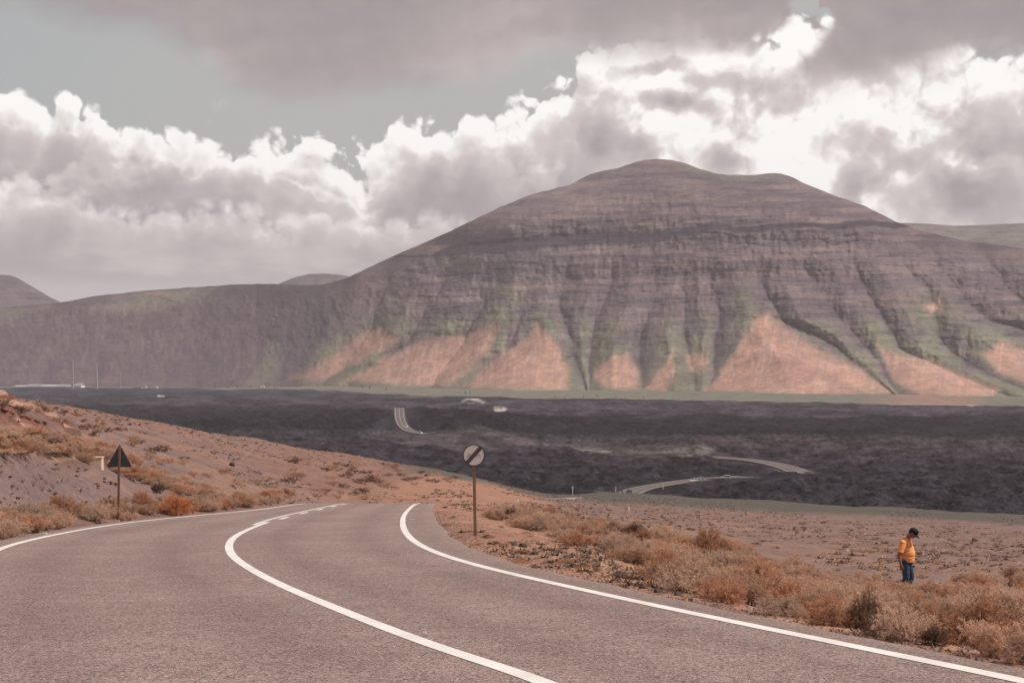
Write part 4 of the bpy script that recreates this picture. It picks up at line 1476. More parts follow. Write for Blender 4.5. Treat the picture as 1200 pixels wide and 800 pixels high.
    # open field on the right
    polyF = [(640, 594), (720, 590), (900, 602), (1210, 620), (1210, 690), (1120, 690), (1050, 692), (980, 684), (900, 652), (820, 632), (740, 616)]
    for x, y in spread(polyF, 160, 1.6, rnd, 9000):
        s = rnd.uniform(0.55, 1.3) * np.interp(y, [40, 120, 300], [0.65, 1.0, 1.5])
        k = rnd.choice(['straw', 'dark', 'dark', 'rust', 'dark'])
        shrub_at(x, y, 1.0 * s, 0.26 * s, k, {'straw': 'flat straw tuft dotted over the open field between thicket and lava', 'dark': 'flat dark tuft dotted over the open field between thicket and lava',
                 'rust': 'flat rusty tuft dotted over the open field between thicket and lava'}[k], 'tufts on the open field', 'tuft', 'grass_tuft', TUFT)
    # verge of the bend
    polyV = [(512, 600), (560, 596), (600, 604), (700, 656), (760, 690), (720, 690), (620, 664), (560, 644), (525, 624)]
    for x, y in spread(polyV, 34, 0.6, rnd):
        s = rnd.uniform(0.5, 1.1)
        k = rnd.choice(['straw', 'rust', 'dark'])
        shrub_at(x, y, 0.55 * s, 0.20 * s, k, {'straw': 'tiny straw tuft on the gravel verge inside the bend', 'dark': 'tiny dark tuft on the gravel verge inside the bend',
                 'rust': 'tiny rusty tuft on the gravel verge inside the bend'}[k], 'tufts on the gravel verge', 'tuft', 'grass_tuft', TUFT)


plant_all()


def ground_scrub():
    """the countless small plants between the ones one can pick out"""
    rg = np.random.default_rng(21)
    m, g, b = new_mat('low_scrub', 0.9, 0.1)
    g.t.links.new(attr_col(g), b.inputs['Base Color'])
    N = 26000
    px = rg.uniform(-150, 1350, N); y = np.exp(rg.uniform(math.log(22), math.log(520), N))
    x = (px - 600) / FPX * y
    d = off_road(x, y)
    dens = fbm(x / (2 + y * 0.05), y / (3 + y * 0.08), 3, 151)
    keep = ((d > 0.5) | (y > 125)) & (dens > 0.43)
    keep &= ~((px < 250) & (y < 70) & (rg.random(N) < 0.25))
    x, y, px = x[keep], y[keep], px[keep]
    z = terrain_z(x, y)
    n = len(x)
    s = rg.uniform(0.10, 0.34, n) * np.interp(y, [22, 100, 500], [0.5, 1.0, 2.2])
    blades = 12
    az = rg.uniform(0, 6.28, (n, blades)); el = rg.uniform(0.15, 1.2, (n, blades)); L = s[:, None] * rg.uniform(0.6, 1.2, (n, blades))
    D = np.stack([np.cos(az) * np.cos(el), np.sin(az) * np.cos(el), np.sin(el) * 0.6], -1)
    P = np.stack([x, y, z], -1)[:, None] + np.stack([np.cos(az), np.sin(az), 0 * az], -1) * (s[:, None, None] * rg.uniform(0, 0.7, (n, blades, 1)))
    tip = P + D * L[..., None]
    side = np.stack([-np.sin(az), np.cos(az), 0 * az], -1) * (s[:, None, None] * 0.22)
    V = np.stack([P - side, P + side, tip], 2).reshape(-1, 3)
    pal = np.array([(0.38, 0.25, 0.17), (0.15, 0.092, 0.068), (0.34, 0.195, 0.125), (0.12, 0.076, 0.060)])
    c = pal[rg.integers(0, 4, n)] * rg.uniform(0.8, 1.25, (n, 1))
    c = np.repeat(c, blades * 3, axis=0)
    me = mesh_np('low_scrub', V, tris=np.arange(len(V)).reshape(-1, 3), mat=m, smooth=False, col=c)
    link('low_scrub', me, kind='stuff')


ground_scrub()


# ------------------------------------------------------------------ stones
MAT_STONE = flat_mat('dark_basalt', (0.085, 0.058, 0.050), 0.9, 0.2, grain=0.35, scale=6.0)
MAT_REDROCK = flat_mat('red_rock', (0.17, 0.085, 0.062), 0.9, 0.15, grain=0.35, scale=3.0)


def rock_mesh(name, mat, seed, sub=2):
    bm = bmesh.new()
    bmesh.ops.create_icosphere(bm, subdivisions=sub, radius=1.0)
    r = random.Random(seed)
    planes = [(Vector((r.gauss(0, 1), r.gauss(0, 1), r.gauss(0, 1))).normalized(), r.uniform(0.55, 0.9)) for _ in range(9)]
    for v in bm.verts:
        for n, d in planes:
            k = v.co.dot(n) - d
            if k > 0:
                v.co -= n * k * 0.9
        v.co *= 1 + r.uniform(-0.05, 0.05)
    me = bpy.data.meshes.new(name)
    bm.to_mesh(me); bm.free()
    me.materials.append(mat)
    return me


ROCKS = [rock_mesh('stone', MAT_STONE, s) for s in range(4)]
BROWNROCKS = [rock_mesh('stone', flat_mat('brown_rock', (0.15, 0.098, 0.082), 0.95, 0.1, grain=0.35, scale=3.0), 40 + s) for s in range(3)]
REDROCKS = [rock_mesh('stone', MAT_REDROCK, 20 + s) for s in range(4)]


def rock_px(px, py, wpx, hpx, pool, label, group=None, name='rock'):
    h = ground_hit(px, py)
    if h is None:
        return
    x, y, z = h
    o = thing(name, label, 'rock', (x, y, z + hpx * y / FPX * 0.22), random.uniform(0, 6.28), group, random.choice(pool))
    o.scale = (wpx / 2 * y / FPX, wpx / 2 * y / FPX * 0.8, hpx * y / FPX * 0.62)
    return o


def stones():
    rnd = random.Random(9)
    rock_px(902, 661, 19, 9, ROCKS, 'dark boulder lying behind the thicket, left of the man in the field')
    rock_px(1142, 634, 9, 5, ROCKS, 'small dark boulder alone in the open field, right of the man')
    rock_px(272, 546, 9, 6, ROCKS, 'dark rock on the hillside high above the left edge line')
    g = 'reddish rocks on top of the left bank'
    for px, py, w, h in ((4, 482, 14, 6), (14, 485, 12, 6), (24, 488, 10, 5), (33, 491, 12, 6), (43, 495, 11, 6), (52, 497, 9, 5), (68, 510, 9, 8), (-6, 480, 14, 7)):
        rock_px(px, py, w, h, REDROCKS, 'reddish rock in the broken row crowning the left bank', g)
    g = 'dark ledges on the left bank'
    for px, py, w, h in ((44, 556, 14, 5), (50, 562, 12, 5), (58, 567, 12, 4), (62, 575, 10, 4), (36, 564, 12, 4), (24, 561, 10, 4), (18, 570, 9, 4), (66, 548, 8, 4), (53, 552, 12, 5), (30, 574, 9, 3), (46, 570, 13, 4), (38, 558, 10, 4), (70, 579, 9, 3)):
        o = rock_px(px, py, w * 1.25, h * 0.62, BROWNROCKS, 'dark broken ledge sticking out of the grey bank left of the road', g)
        o.rotation_euler = (0.25, 0.22, rnd.uniform(-0.4, 0.4)); o.location.z -= 0.06
    # dark stones of the verge
    poly = [(690, 648), (770, 676), (830, 706), (860, 712), (800, 703), (740, 686), (680, 668), (600, 648), (560, 636), (620, 640)]
    for x, y in spread(poly, 46, 0.22, rnd):
        z = float(terrain_z(np.array([x]), np.array([y]))[0])
        s = rnd.uniform(0.045, 0.11)
        o = thing('stone', 'dark stone among many on the gravel between thicket and asphalt', 'stone', (x, y, z + s * 0.15), rnd.uniform(0, 6.28), 'dark stones on the gravel verge', rnd.choice(ROCKS))
        o.scale = (s, s * rnd.uniform(0.7, 1), s * rnd.uniform(0.5, 0.8))
    # fine gravel: nobody could count it
    poly2 = [(506, 592), (560, 600), (640, 630), (700, 648), (770, 676), (900, 716), (1000, 738), (1190, 776), (1190, 781), (1000, 744), (850, 716), (740, 687), (640, 669), (560, 648), (520, 630), (506, 610)]
    rg = np.random.default_rng(3)
    base = np.array([(1, 0, 0), (-0.5, 0.8, 0), (-0.5, -0.8, 0), (0.1, 0.05, 0.8)])
    V, T, n = [], [], 0
    yy = np.exp(rg.uniform(math.log(11), math.log(75), 5200))
    xx = xR(yy) + shoulder_r(yy) + 0.05 + rg.exponential(0.75, len(yy))
    zz = terrain_z(xx, yy)
    yl = np.exp(rg.uniform(math.log(30), math.log(90), 1500))
    xl = xL(yl) - shoulder_l(yl) - 0.05 - rg.exponential(0.8, len(yl))
    zl = terrain_z(xl, yl)
    P = np.concatenate([np.stack([xx, yy, zz], 1), np.stack([xl, yl, zl], 1)])
    S = rg.uniform(0.008, 0.034, len(P)) * np.where(rg.random(len(P)) < 0.12, 1.7, 1.0)
    A = rg.uniform(0, 6.28, len(P))
    ca, sa = np.cos(A), np.sin(A)
    b = np.einsum('n,vk->nvk', S, base)
    R = np.stack([b[..., 0] * ca[:, None] - b[..., 1] * sa[:, None], b[..., 0] * sa[:, None] + b[..., 1] * ca[:, None], b[..., 2]], -1)
    V = (R + P[:, None]).reshape(-1, 3)
    k = np.arange(len(P))[:, None, None] * 4
    T = (np.array([(0, 1, 3), (1, 2, 3), (2, 0, 3)])[None] + k).reshape(-1, 3)
    me = mesh_np('gravel', V, tris=T, mat=flat_mat('gravel_stone', (0.22, 0.145, 0.115), 0.9, 0.15, grain=0.5, scale=3.0), smooth=False)
    link('gravel', me, kind='stuff')


stones()

# ------------------------------------------------------------------ signs, posts, studs
MAT_POST = flat_mat('rusty_post', (0.24, 0.145, 0.105), 0.7, 0.3, grain=0.2, scale=14)
MAT_BACK = flat_mat('grey_sign_back', (0.070, 0.080, 0.082), 0.6, 0.3, grain=0.12, scale=20)
MAT_RAIL = flat_mat('sign_bracket', (0.19, 0.145, 0.125), 0.6, 0.3)
MAT_FACE = flat_mat('sign_white', (0.62, 0.58, 0.58), 0.45, 0.4, grain=0.05)
MAT_BLACK = flat_mat('sign_black', (0.075, 0.062, 0.060), 0.5, 0.4, grain=0.1)
MAT_GREY = flat_mat('sign_grey', (0.40, 0.37, 0.38), 0.5, 0.4, grain=0.05)
MAT_WHITE = flat_mat('white_plaster', (0.82, 0.80, 0.79), 0.8, 0.2, grain=0.08, scale=0.3)
MAT_CONC = flat_mat('pale_concrete', (0.62, 0.47, 0.38), 0.9, 0.1, grain=0.15, scale=4)


def disc(n, r, y0, y1, mb, c=(0, 0)):
    pts = [(c[0] + r * math.cos(2 * math.pi * i / n), c[1] + r * math.sin(2 * math.pi * i / n)) for i in range(n)]
    mb.prism(pts, y0, y1)
    return mb


def round_sign():
    x, y, z = ground_hit(557, 628)
    s = y / FPX
    t = thing('road_sign', 'round white sign with a black diagonal bar, on a brown post inside the bend', 'road sign', (x, y, z))
    H = (628 - 533) * s; R = 13.2 * s
    t.rotation_euler = (0, math.radians(-1.0), math.radians(4))
    link('post', MB().box((0, 0.05, (H - R * 0.4) / 2 - 0.2), (0.085, 0.05, H - R * 0.4 + 0.4)).mesh('post', MAT_POST, bevel=0.008), t)
    link('sign_plate', disc(48, R, -0.006, 0.020, MB(), (0, H)).mesh('sign_plate', MAT_FACE), t)
    mb = MB()
    n = 48
    for i in range(n):
        a0, a1 = 2 * math.pi * i / n, 2 * math.pi * (i + 1) / n
        q = [(math.cos(a0) * R * k, H + math.sin(a0) * R * k) for k in (0.90, 1.005)] + [(math.cos(a1) * R * k, H + math.sin(a1) * R * k) for k in (1.005, 0.90)]
        mb.prism(q, -0.0105, -0.0065)
    link('black_rim', mb.mesh('black_rim', MAT_BLACK), t)
    a = math.radians(47)
    d = Vector((math.cos(a), math.sin(a))); nn = Vector((-d.y, d.x))
    L, W = R * 0.90, R * 0.18
    q = [tuple(d * sx * L + nn * sy * W + Vector((0, H))) for sx, sy in ((-1, -1), (1, -1), (1, 1), (-1, 1))]
    link('diagonal_bar', MB().prism(q, -0.0135, -0.0100).mesh('diagonal_bar', MAT_BLACK), t)
    # two faded grey car silhouettes, side by side, seen from behind
    for cx in (-0.40, 0.36):
        o = [(-0.26, -0.16), (-0.26, -0.02), (-0.19, 0.02), (-0.13, 0.15), (0.13, 0.15), (0.19, 0.02), (0.26, -0.02), (0.26, -0.16), (0.16, -0.16), (0.16, -0.10), (-0.16, -0.10), (-0.16, -0.16)]
        q = [((cx + u) * R, H + (v - 0.02) * R) for u, v in o]
        link('car_symbol', MB().prism(q, -0.0096, -0.0066).mesh('car_symbol', MAT_GREY), t)
    mb = MB()
    for dz in (-0.45, 0.45):
        mb.box((0, 0.028, H + dz * R), (R * 0.9, 0.016, 0.035))
    link('bracket', mb.mesh('bracket', MAT_RAIL), t)


def triangle_sign():
    x, y, z = ground_hit(139, 609)
    s = y / FPX
    t = thing('warning_sign', 'dark back of a triangular warning sign on a brown post on the left verge', 'road sign', (x, y, z))
    H0, H1, W = (609 - 547) * s, (609 - 520) * s, 15.5 * s
    t.rotation_euler = (0, math.radians(0.6), math.radians(-6))
    # rounded corners
    tri = [Vector((-W, H0)), Vector((W, H0)), Vector((0, H1))]
    pts = []
    for i in range(3):
        p, a, b = tri[i], tri[i - 1], tri[(i + 1) % 3]
        r = W * 0.14
        d0, d1 = (a - p).normalized(), (b - p).normalized()
        for k in range(5):
            f = k / 4
            q = p + d0 * r * (1 - f) ** 2 + d1 * r * f ** 2
            pts.append((q.x, q.y))
    link('sign_plate', MB().prism(pts, 0.020, 0.032).mesh('sign_plate', MAT_BACK), t)
    big = [((u) * 1.03, H0 + (v - H0) * 1.0 + 0.0) for u, v in pts]
    link('folded_rim', MB().prism([(u * 0.985, H0 + (v - H0) * 0.985 + 0.003) for u, v in pts], 0.034, 0.040).mesh('folded_rim', MAT_BACK), t)
    link('post', MB().box((0, -0.012, (H1 - 0.10 * (H1 - H0)) / 2 - 0.2), (0.09, 0.055, H1 - 0.10 * (H1 - H0) + 0.4)).mesh('post', MAT_POST, bevel=0.008), t)
    for f in (0.28, 0.78):
        w = W * 2 * (1 - f) * 0.55
        link('bracket', MB().box((0, 0.012, H0 + (H1 - H0) * f), (w, 0.012, 0.04)).mesh('bracket', MAT_BACK), t)


round_sign()
triangle_sign()


def verge_posts():
    for px, py, hp, lab in ((607, 590, 9, 'white delineator post at the left end of the thicket, beside the lower road'),
                            (737, 598, 7.5, 'small white delineator post standing alone on the open field'),
                            (1033, 679, 3.0, 'stubby white marker peg in the field just left of the man')):
        h = ground_hit(px, py)
        if h is None:
            continue
        x, y, z = h
        H = hp * y / FPX; w = max(0.11, 1.3 * y / FPX)
        t = thing('delineator_post', lab, 'post', (x, y, z), 0.3)
        link('shaft', MB().box((0, 0, H / 2 - 0.1), (w, w * 0.7, H + 0.2), taper=0.85).mesh('shaft', MAT_WHITE, bevel=0.01), t)
        link('dark_band', MB().box((0, 0, H * 0.76), (w * 0.93, w * 0.66, H * 0.14)).mesh('dark_band', MAT_BLACK), t)
    for px, py, lab in ((52, 625.5, 'flat white road stud on the left shoulder near the picture edge'),
                        (482.5, 608.5, 'flat white road stud on the right shoulder inside the bend'),
                        (488, 597, 'flat white road stud on the right shoulder near the crest'),
                        (498, 743, 'small pale chip lying on the asphalt beside the centre line')):
        y = float(np.interp(-py, -_ps, _ys)); x = (px - 600) / FPX * y
        t = thing('road_stud' if py < 700 else 'pale_chip', lab, 'road stud' if py < 700 else 'chip', (x, y, float(road_z(y)) + 0.004), 0.05)
        w = 0.17 if py < 700 else 0.05
        link('stud_body' if py < 700 else 'chip_body', MB().box((0, 0, 0.012), (w, 0.11 if py < 700 else 0.03, 0.028), taper=0.7).mesh('stud_body', MAT_FACE, bevel=0.003), t)
        if py < 700:
            link('reflector', MB().box((0, -0.050, 0.012), (w * 0.75, 0.012, 0.016)).mesh('reflector', MAT_GREY), t)
    h = ground_hit(111, 546)
    x, y, z = h
    s = y / FPX
    t = thing('concrete_block', 'pale concrete block half overgrown on the bank, behind the triangular sign', 'block', (x, y, z), 0.12)
    link('wall', MB().box((0, 0, 5.0 * s - 0.15), (18 * s, 16 * s, 10 * s + 0.3)).mesh('wall', MAT_CONC, bevel=0.02), t)
    link('cap_slab', MB().box((0, 0, 10.4 * s), (19.5 * s, 17 * s, 1.5 * s)).mesh('cap_slab', MAT_CONC, bevel=0.01), t)
    # far signs beside the lower road
    for px, py, hp, lab, red in ((671, 581, 11, 'tiny white sign on a post at the lava edge, left of the dark van', False), (721.5, 578, 8.5, 'tiny orange-tinted sign on a post where the lower road starts', True),
                                 (777, 573, 6, 'tiny post on the outer edge of the lower road', False)):
        x, y = flat_pt(px, py)
        s = y / FPX
        t = thing('far_sign', lab, 'road sign', (x, y, 0.2))
        link('post', MB().tube((0, 0, -1), (0, 0, hp * s), 0.14, n=6).mesh('post', MAT_WHITE), t)
        link('sign_plate', MB().box((0, -0.2, hp * s * 0.86), (2.0 * s, 0.08, 2.6 * s)).mesh('sign_plate', flat_mat('orange_sign', (0.5, 0.30, 0.2)) if red else MAT_WHITE), t)


verge_posts()


# ------------------------------------------------------------------ vehicles on the lower road
MAT_GLASS = flat_mat('car_glass', (0.035, 0.036, 0.042), 0.1, 0.5, grain=0.0)
MAT_TYRE = flat_mat('tyre_rubber', (0.025, 0.024, 0.025), 0.9, 0.2)
MAT_RIM = flat_mat('wheel_rim', (0.35, 0.34, 0.34), 0.35, 0.5, metal=0.8)
MAT_LAMP = flat_mat('head_lamp', (0.7, 0.7, 0.7), 0.2, 0.5, grain=0.0)
MAT_TAIL = flat_mat('tail_lamp', (0.30, 0.02, 0.02), 0.3, 0.5, grain=0.0)


def make_car(label, paint, loc, rz, kind='hatch', group=None):
    L, W, H = {'hatch': (4.1, 1.75, 1.50), 'suv': (4.6, 1.85, 1.75), 'van': (4.9, 1.95, 2.25)}[kind]
    t = thing({'hatch': 'car', 'suv': 'off_road_car', 'van': 'van'}[kind], label, 'van' if kind == 'van' else 'car', loc, rz, group)
    h = L / 2
    wl = H * 0.56
    low = [(-h, 0.34), (-h * 0.97, 0.62), (-h * 0.94, wl * 0.98), (-h * 0.55, wl), (h * 0.42, wl), (h * 0.88, wl * 0.86), (h * 0.99, 0.62), (h, 0.36), (h * 0.96, 0.24), (-h * 0.96, 0.24)]
    if kind == 'van':
        low[5] = (h * 0.93, wl * 0.92)
    link('body', MB().prism(low, -W / 2, W / 2).mesh('body', paint, bevel=0.05), t)
    fr = {'hatch': (0.40, 0.10), 'suv': (0.42, 0.14), 'van': (0.70, 0.42)}[kind]
    bk = {'hatch': (-0.90, -0.72), 'suv': (-0.93, -0.84), 'van': (-0.94, -0.92)}[kind]
    bm = MB()
    b = bm.bm
    z0, z1 = wl - 0.01, H - 0.05
    iy = W / 2 - 0.07; it = W / 2 - 0.20
    v = [b.verts.new(p) for p in ((h * bk[0], -iy, z0), (h * fr[0], -iy, z0), (h * fr[0], iy, z0), (h * bk[0], iy, z0), (h * bk[1], -it, z1), (h * fr[1], -it, z1), (h * fr[1], it, z1), (h * bk[1], it, z1))]
    for f in ((0, 3, 2, 1), (4, 5, 6, 7), (0, 1, 5, 4), (1, 2, 6, 5), (2, 3, 7, 6), (3, 0, 4, 7)):
        b.faces.new([v[i] for i in f])
    link('windows', bm.mesh('windows', MAT_GLASS, bevel=0.03), t)
    link('roof', MB().box((h * (fr[1] + bk[1]) / 2, 0, H - 0.03), (h * (fr[1] - bk[1]) + 0.10, it * 2 + 0.08, 0.07)).mesh('roof', paint, bevel=0.03), t)
    mb = MB()
    for sy in (-1, 1):
        for fx0, fx1 in ((fr[0], fr[1]), (bk[0], bk[1]), ((fr[0] + bk[0]) / 2 + 0.05, (fr[1] + bk[1]) / 2 + 0.05)):
            mb.tube((h * fx0, sy * (iy + 0.005), z0), (h * fx1, sy * (it + 0.005), z1), 0.05, n=6)
    link('pillars', mb.mesh('pillars', paint), t)
    for sx in (-0.62, 0.62):
        for sy in (-1, 1):
            y0 = sy * (W / 2 - 0.10)
            wh = link('wheel', MB().tube((h * sx, y0 - 0.10, 0.32), (h * sx, y0 + 0.11, 0.32), 0.32, n=16).mesh('wheel', MAT_TYRE), t)
            link('rim', MB().tube((h * sx, y0 + sy * 0.09, 0.32), (h * sx, y0 + sy * 0.125, 0.32), 0.20, n=12).mesh('rim', MAT_RIM), wh)
    for sy in (-1, 1):
        link('headlight', MB().box((h * 0.965, sy * W * 0.36, 0.66), (0.10, W * 0.2, 0.16)).mesh('headlight', MAT_LAMP, bevel=0.02), t)
        link('tail_light', MB().box((-h * 0.955, sy * W * 0.42, wl * 0.84), (0.10, W * 0.12, 0.26)).mesh('tail_light', MAT_TAIL, bevel=0.02), t)
    return t


P_WHITE = flat_mat('white_paint', (0.86, 0.85, 0.84), 0.3, 0.5, grain=0.02)
P_SILVER = flat_mat('silver_paint', (0.42, 0.42, 0.43), 0.3, 0.5, grain=0.02)
P_BLACK = flat_mat('black_paint', (0.035, 0.037, 0.045), 0.3, 0.5, grain=0.02)
P_GREY = flat_mat('dark_grey_paint', (0.10, 0.10, 0.11), 0.4, 0.5, grain=0.02)
P_BLUE = flat_mat('dark_blue_paint', (0.035, 0.045, 0.07), 0.3, 0.5, grain=0.02)


def on_plain(px, py, dz=0.62):
    z = 0.0
    for _ in range(40):
        x, y = flat_pt(px, py, z)
        z = 0.5 * z + 0.5 * (float(lava_base(np.array([x]), np.array([y]))[0]) + dz)
    return (x, y, z)


def traffic():
    make_car('white off-road car seen from the side, rightmost car before the black lava hides the road', P_WHITE, on_plain(850, 560.6), math.radians(172), 'suv').scale = (1.12, 1.12, 1.15)
    make_car('white car on the lower road, just left of the white off-road car', P_WHITE, on_plain(812.5, 563.8), math.radians(205), 'hatch')
    make_car('silver car following close behind the white car on the lower road', P_SILVER, on_plain(820.5, 561.6), math.radians(200), 'hatch')
    make_car('dark van parked off the road at the edge of the lava', P_GREY, on_plain(702, 576.9, 0.4), math.radians(205), 'van')
    make_car('dark blue car at the start of the lower road, behind the motorcyclist', P_BLUE, on_plain(737, 577.9), math.radians(248), 'suv')
    make_car('white car at the outer end of the pale bend', P_WHITE, on_plain(939, 554.2), math.radians(185), 'hatch')
    make_car('white car coming down the far straight', P_WHITE, on_plain(476, 500.5), math.radians(-100), 'van')
    make_car('white van at the bottom of the far straight, where it bends right', P_WHITE, on_plain(491.5, 507.6), math.radians(-20), 'van')
    # motorcycle and rider
    x, y, z = on_plain(729, 577.9)
    t = thing('motorcycle', 'dark motorcycle riding just ahead of the dark blue car', 'motorcycle', (x, y, z), math.radians(240))
    link('frame', MB().box((0, 0, 0.62), (1.1, 0.28, 0.34)).box((0.28, 0, 0.88), (0.5, 0.32, 0.2)).mesh('frame', P_BLACK, bevel=0.05), t)
    link('seat', MB().box((-0.35, 0, 0.84), (0.7, 0.3, 0.10)).mesh('seat', MAT_BLACK, bevel=0.03), t)
    for sx in (-0.72, 0.72):
        link('wheel', MB().tube((sx, -0.07, 0.33), (sx, 0.07, 0.33), 0.33, n=16).mesh('wheel', MAT_TYRE), t)
    link('handlebar', MB().tube((0.42, -0.38, 1.06), (0.42, 0.38, 1.06), 0.03, n=6).tube((0.72, 0, 0.33), (0.42, 0, 1.06), 0.04, n=6).mesh('handlebar', MAT_RIM), t)
    p = thing('person', 'rider in black bent over the motorcycle on the lower road', 'person', (x, y, z), math.radians(240))
    mb = MB()
    mb.capsule((-0.30, 0, 0.95), (-0.05, 0, 1.42), 0.16, 0.19).ball((0.10, 0, 1.62), (0.13, 0.12, 0.14))
    for s in (-1, 1):
        mb.capsule((-0.05, s * 0.20, 1.40), (0.15, s * 0.30, 1.15), 0.06, 0.05).capsule((0.15, s * 0.30, 1.15), (0.42, s * 0.30, 1.09), 0.05, 0.04)
        mb.capsule((-0.30, s * 0.12, 0.93), (0.15, s * 0.24, 0.80), 0.09, 0.07).capsule((0.15, s * 0.24, 0.80), (-0.10, s * 0.22, 0.38), 0.06, 0.05).capsule((-0.10, s * 0.22, 0.36), (0.08, s * 0.22, 0.33), 0.05, 0.04)
    body = remeshed('body', mb, P_BLACK, 0.03)
    link('body', body, p)
    link('helmet', MB().ball((0.11, 0, 1.66), (0.16, 0.15, 0.16)).mesh('helmet', P_BLACK, True), p)


def remeshed(name, mb, mat, voxel, smooth_it=4):
    """fuse the collected shapes into one continuous skin"""
    me = mb.mesh(name + '_raw', mat)
    o = bpy.data.objects.new('fuse', me)
    COL.objects.link(o)
    r = o.modifiers.new('r', 'REMESH'); r.mode = 'VOXEL'; r.voxel_size = voxel
    s = o.modifiers.new('s', 'SMOOTH'); s.factor = 0.5; s.iterations = smooth_it
    dg = bpy.context.evaluated_depsgraph_get()
    out = bpy.data.meshes.new_from_object(o.evaluated_get(dg))
    out.name = name
    out.polygons.foreach_set('use_smooth', np.full(len(out.polygons), True, bool))
    if not out.materials:
        out.materials.append(mat)
    bpy.data.objects.remove(o)
    bpy.data.meshes.remove(me)
    return out


traffic()


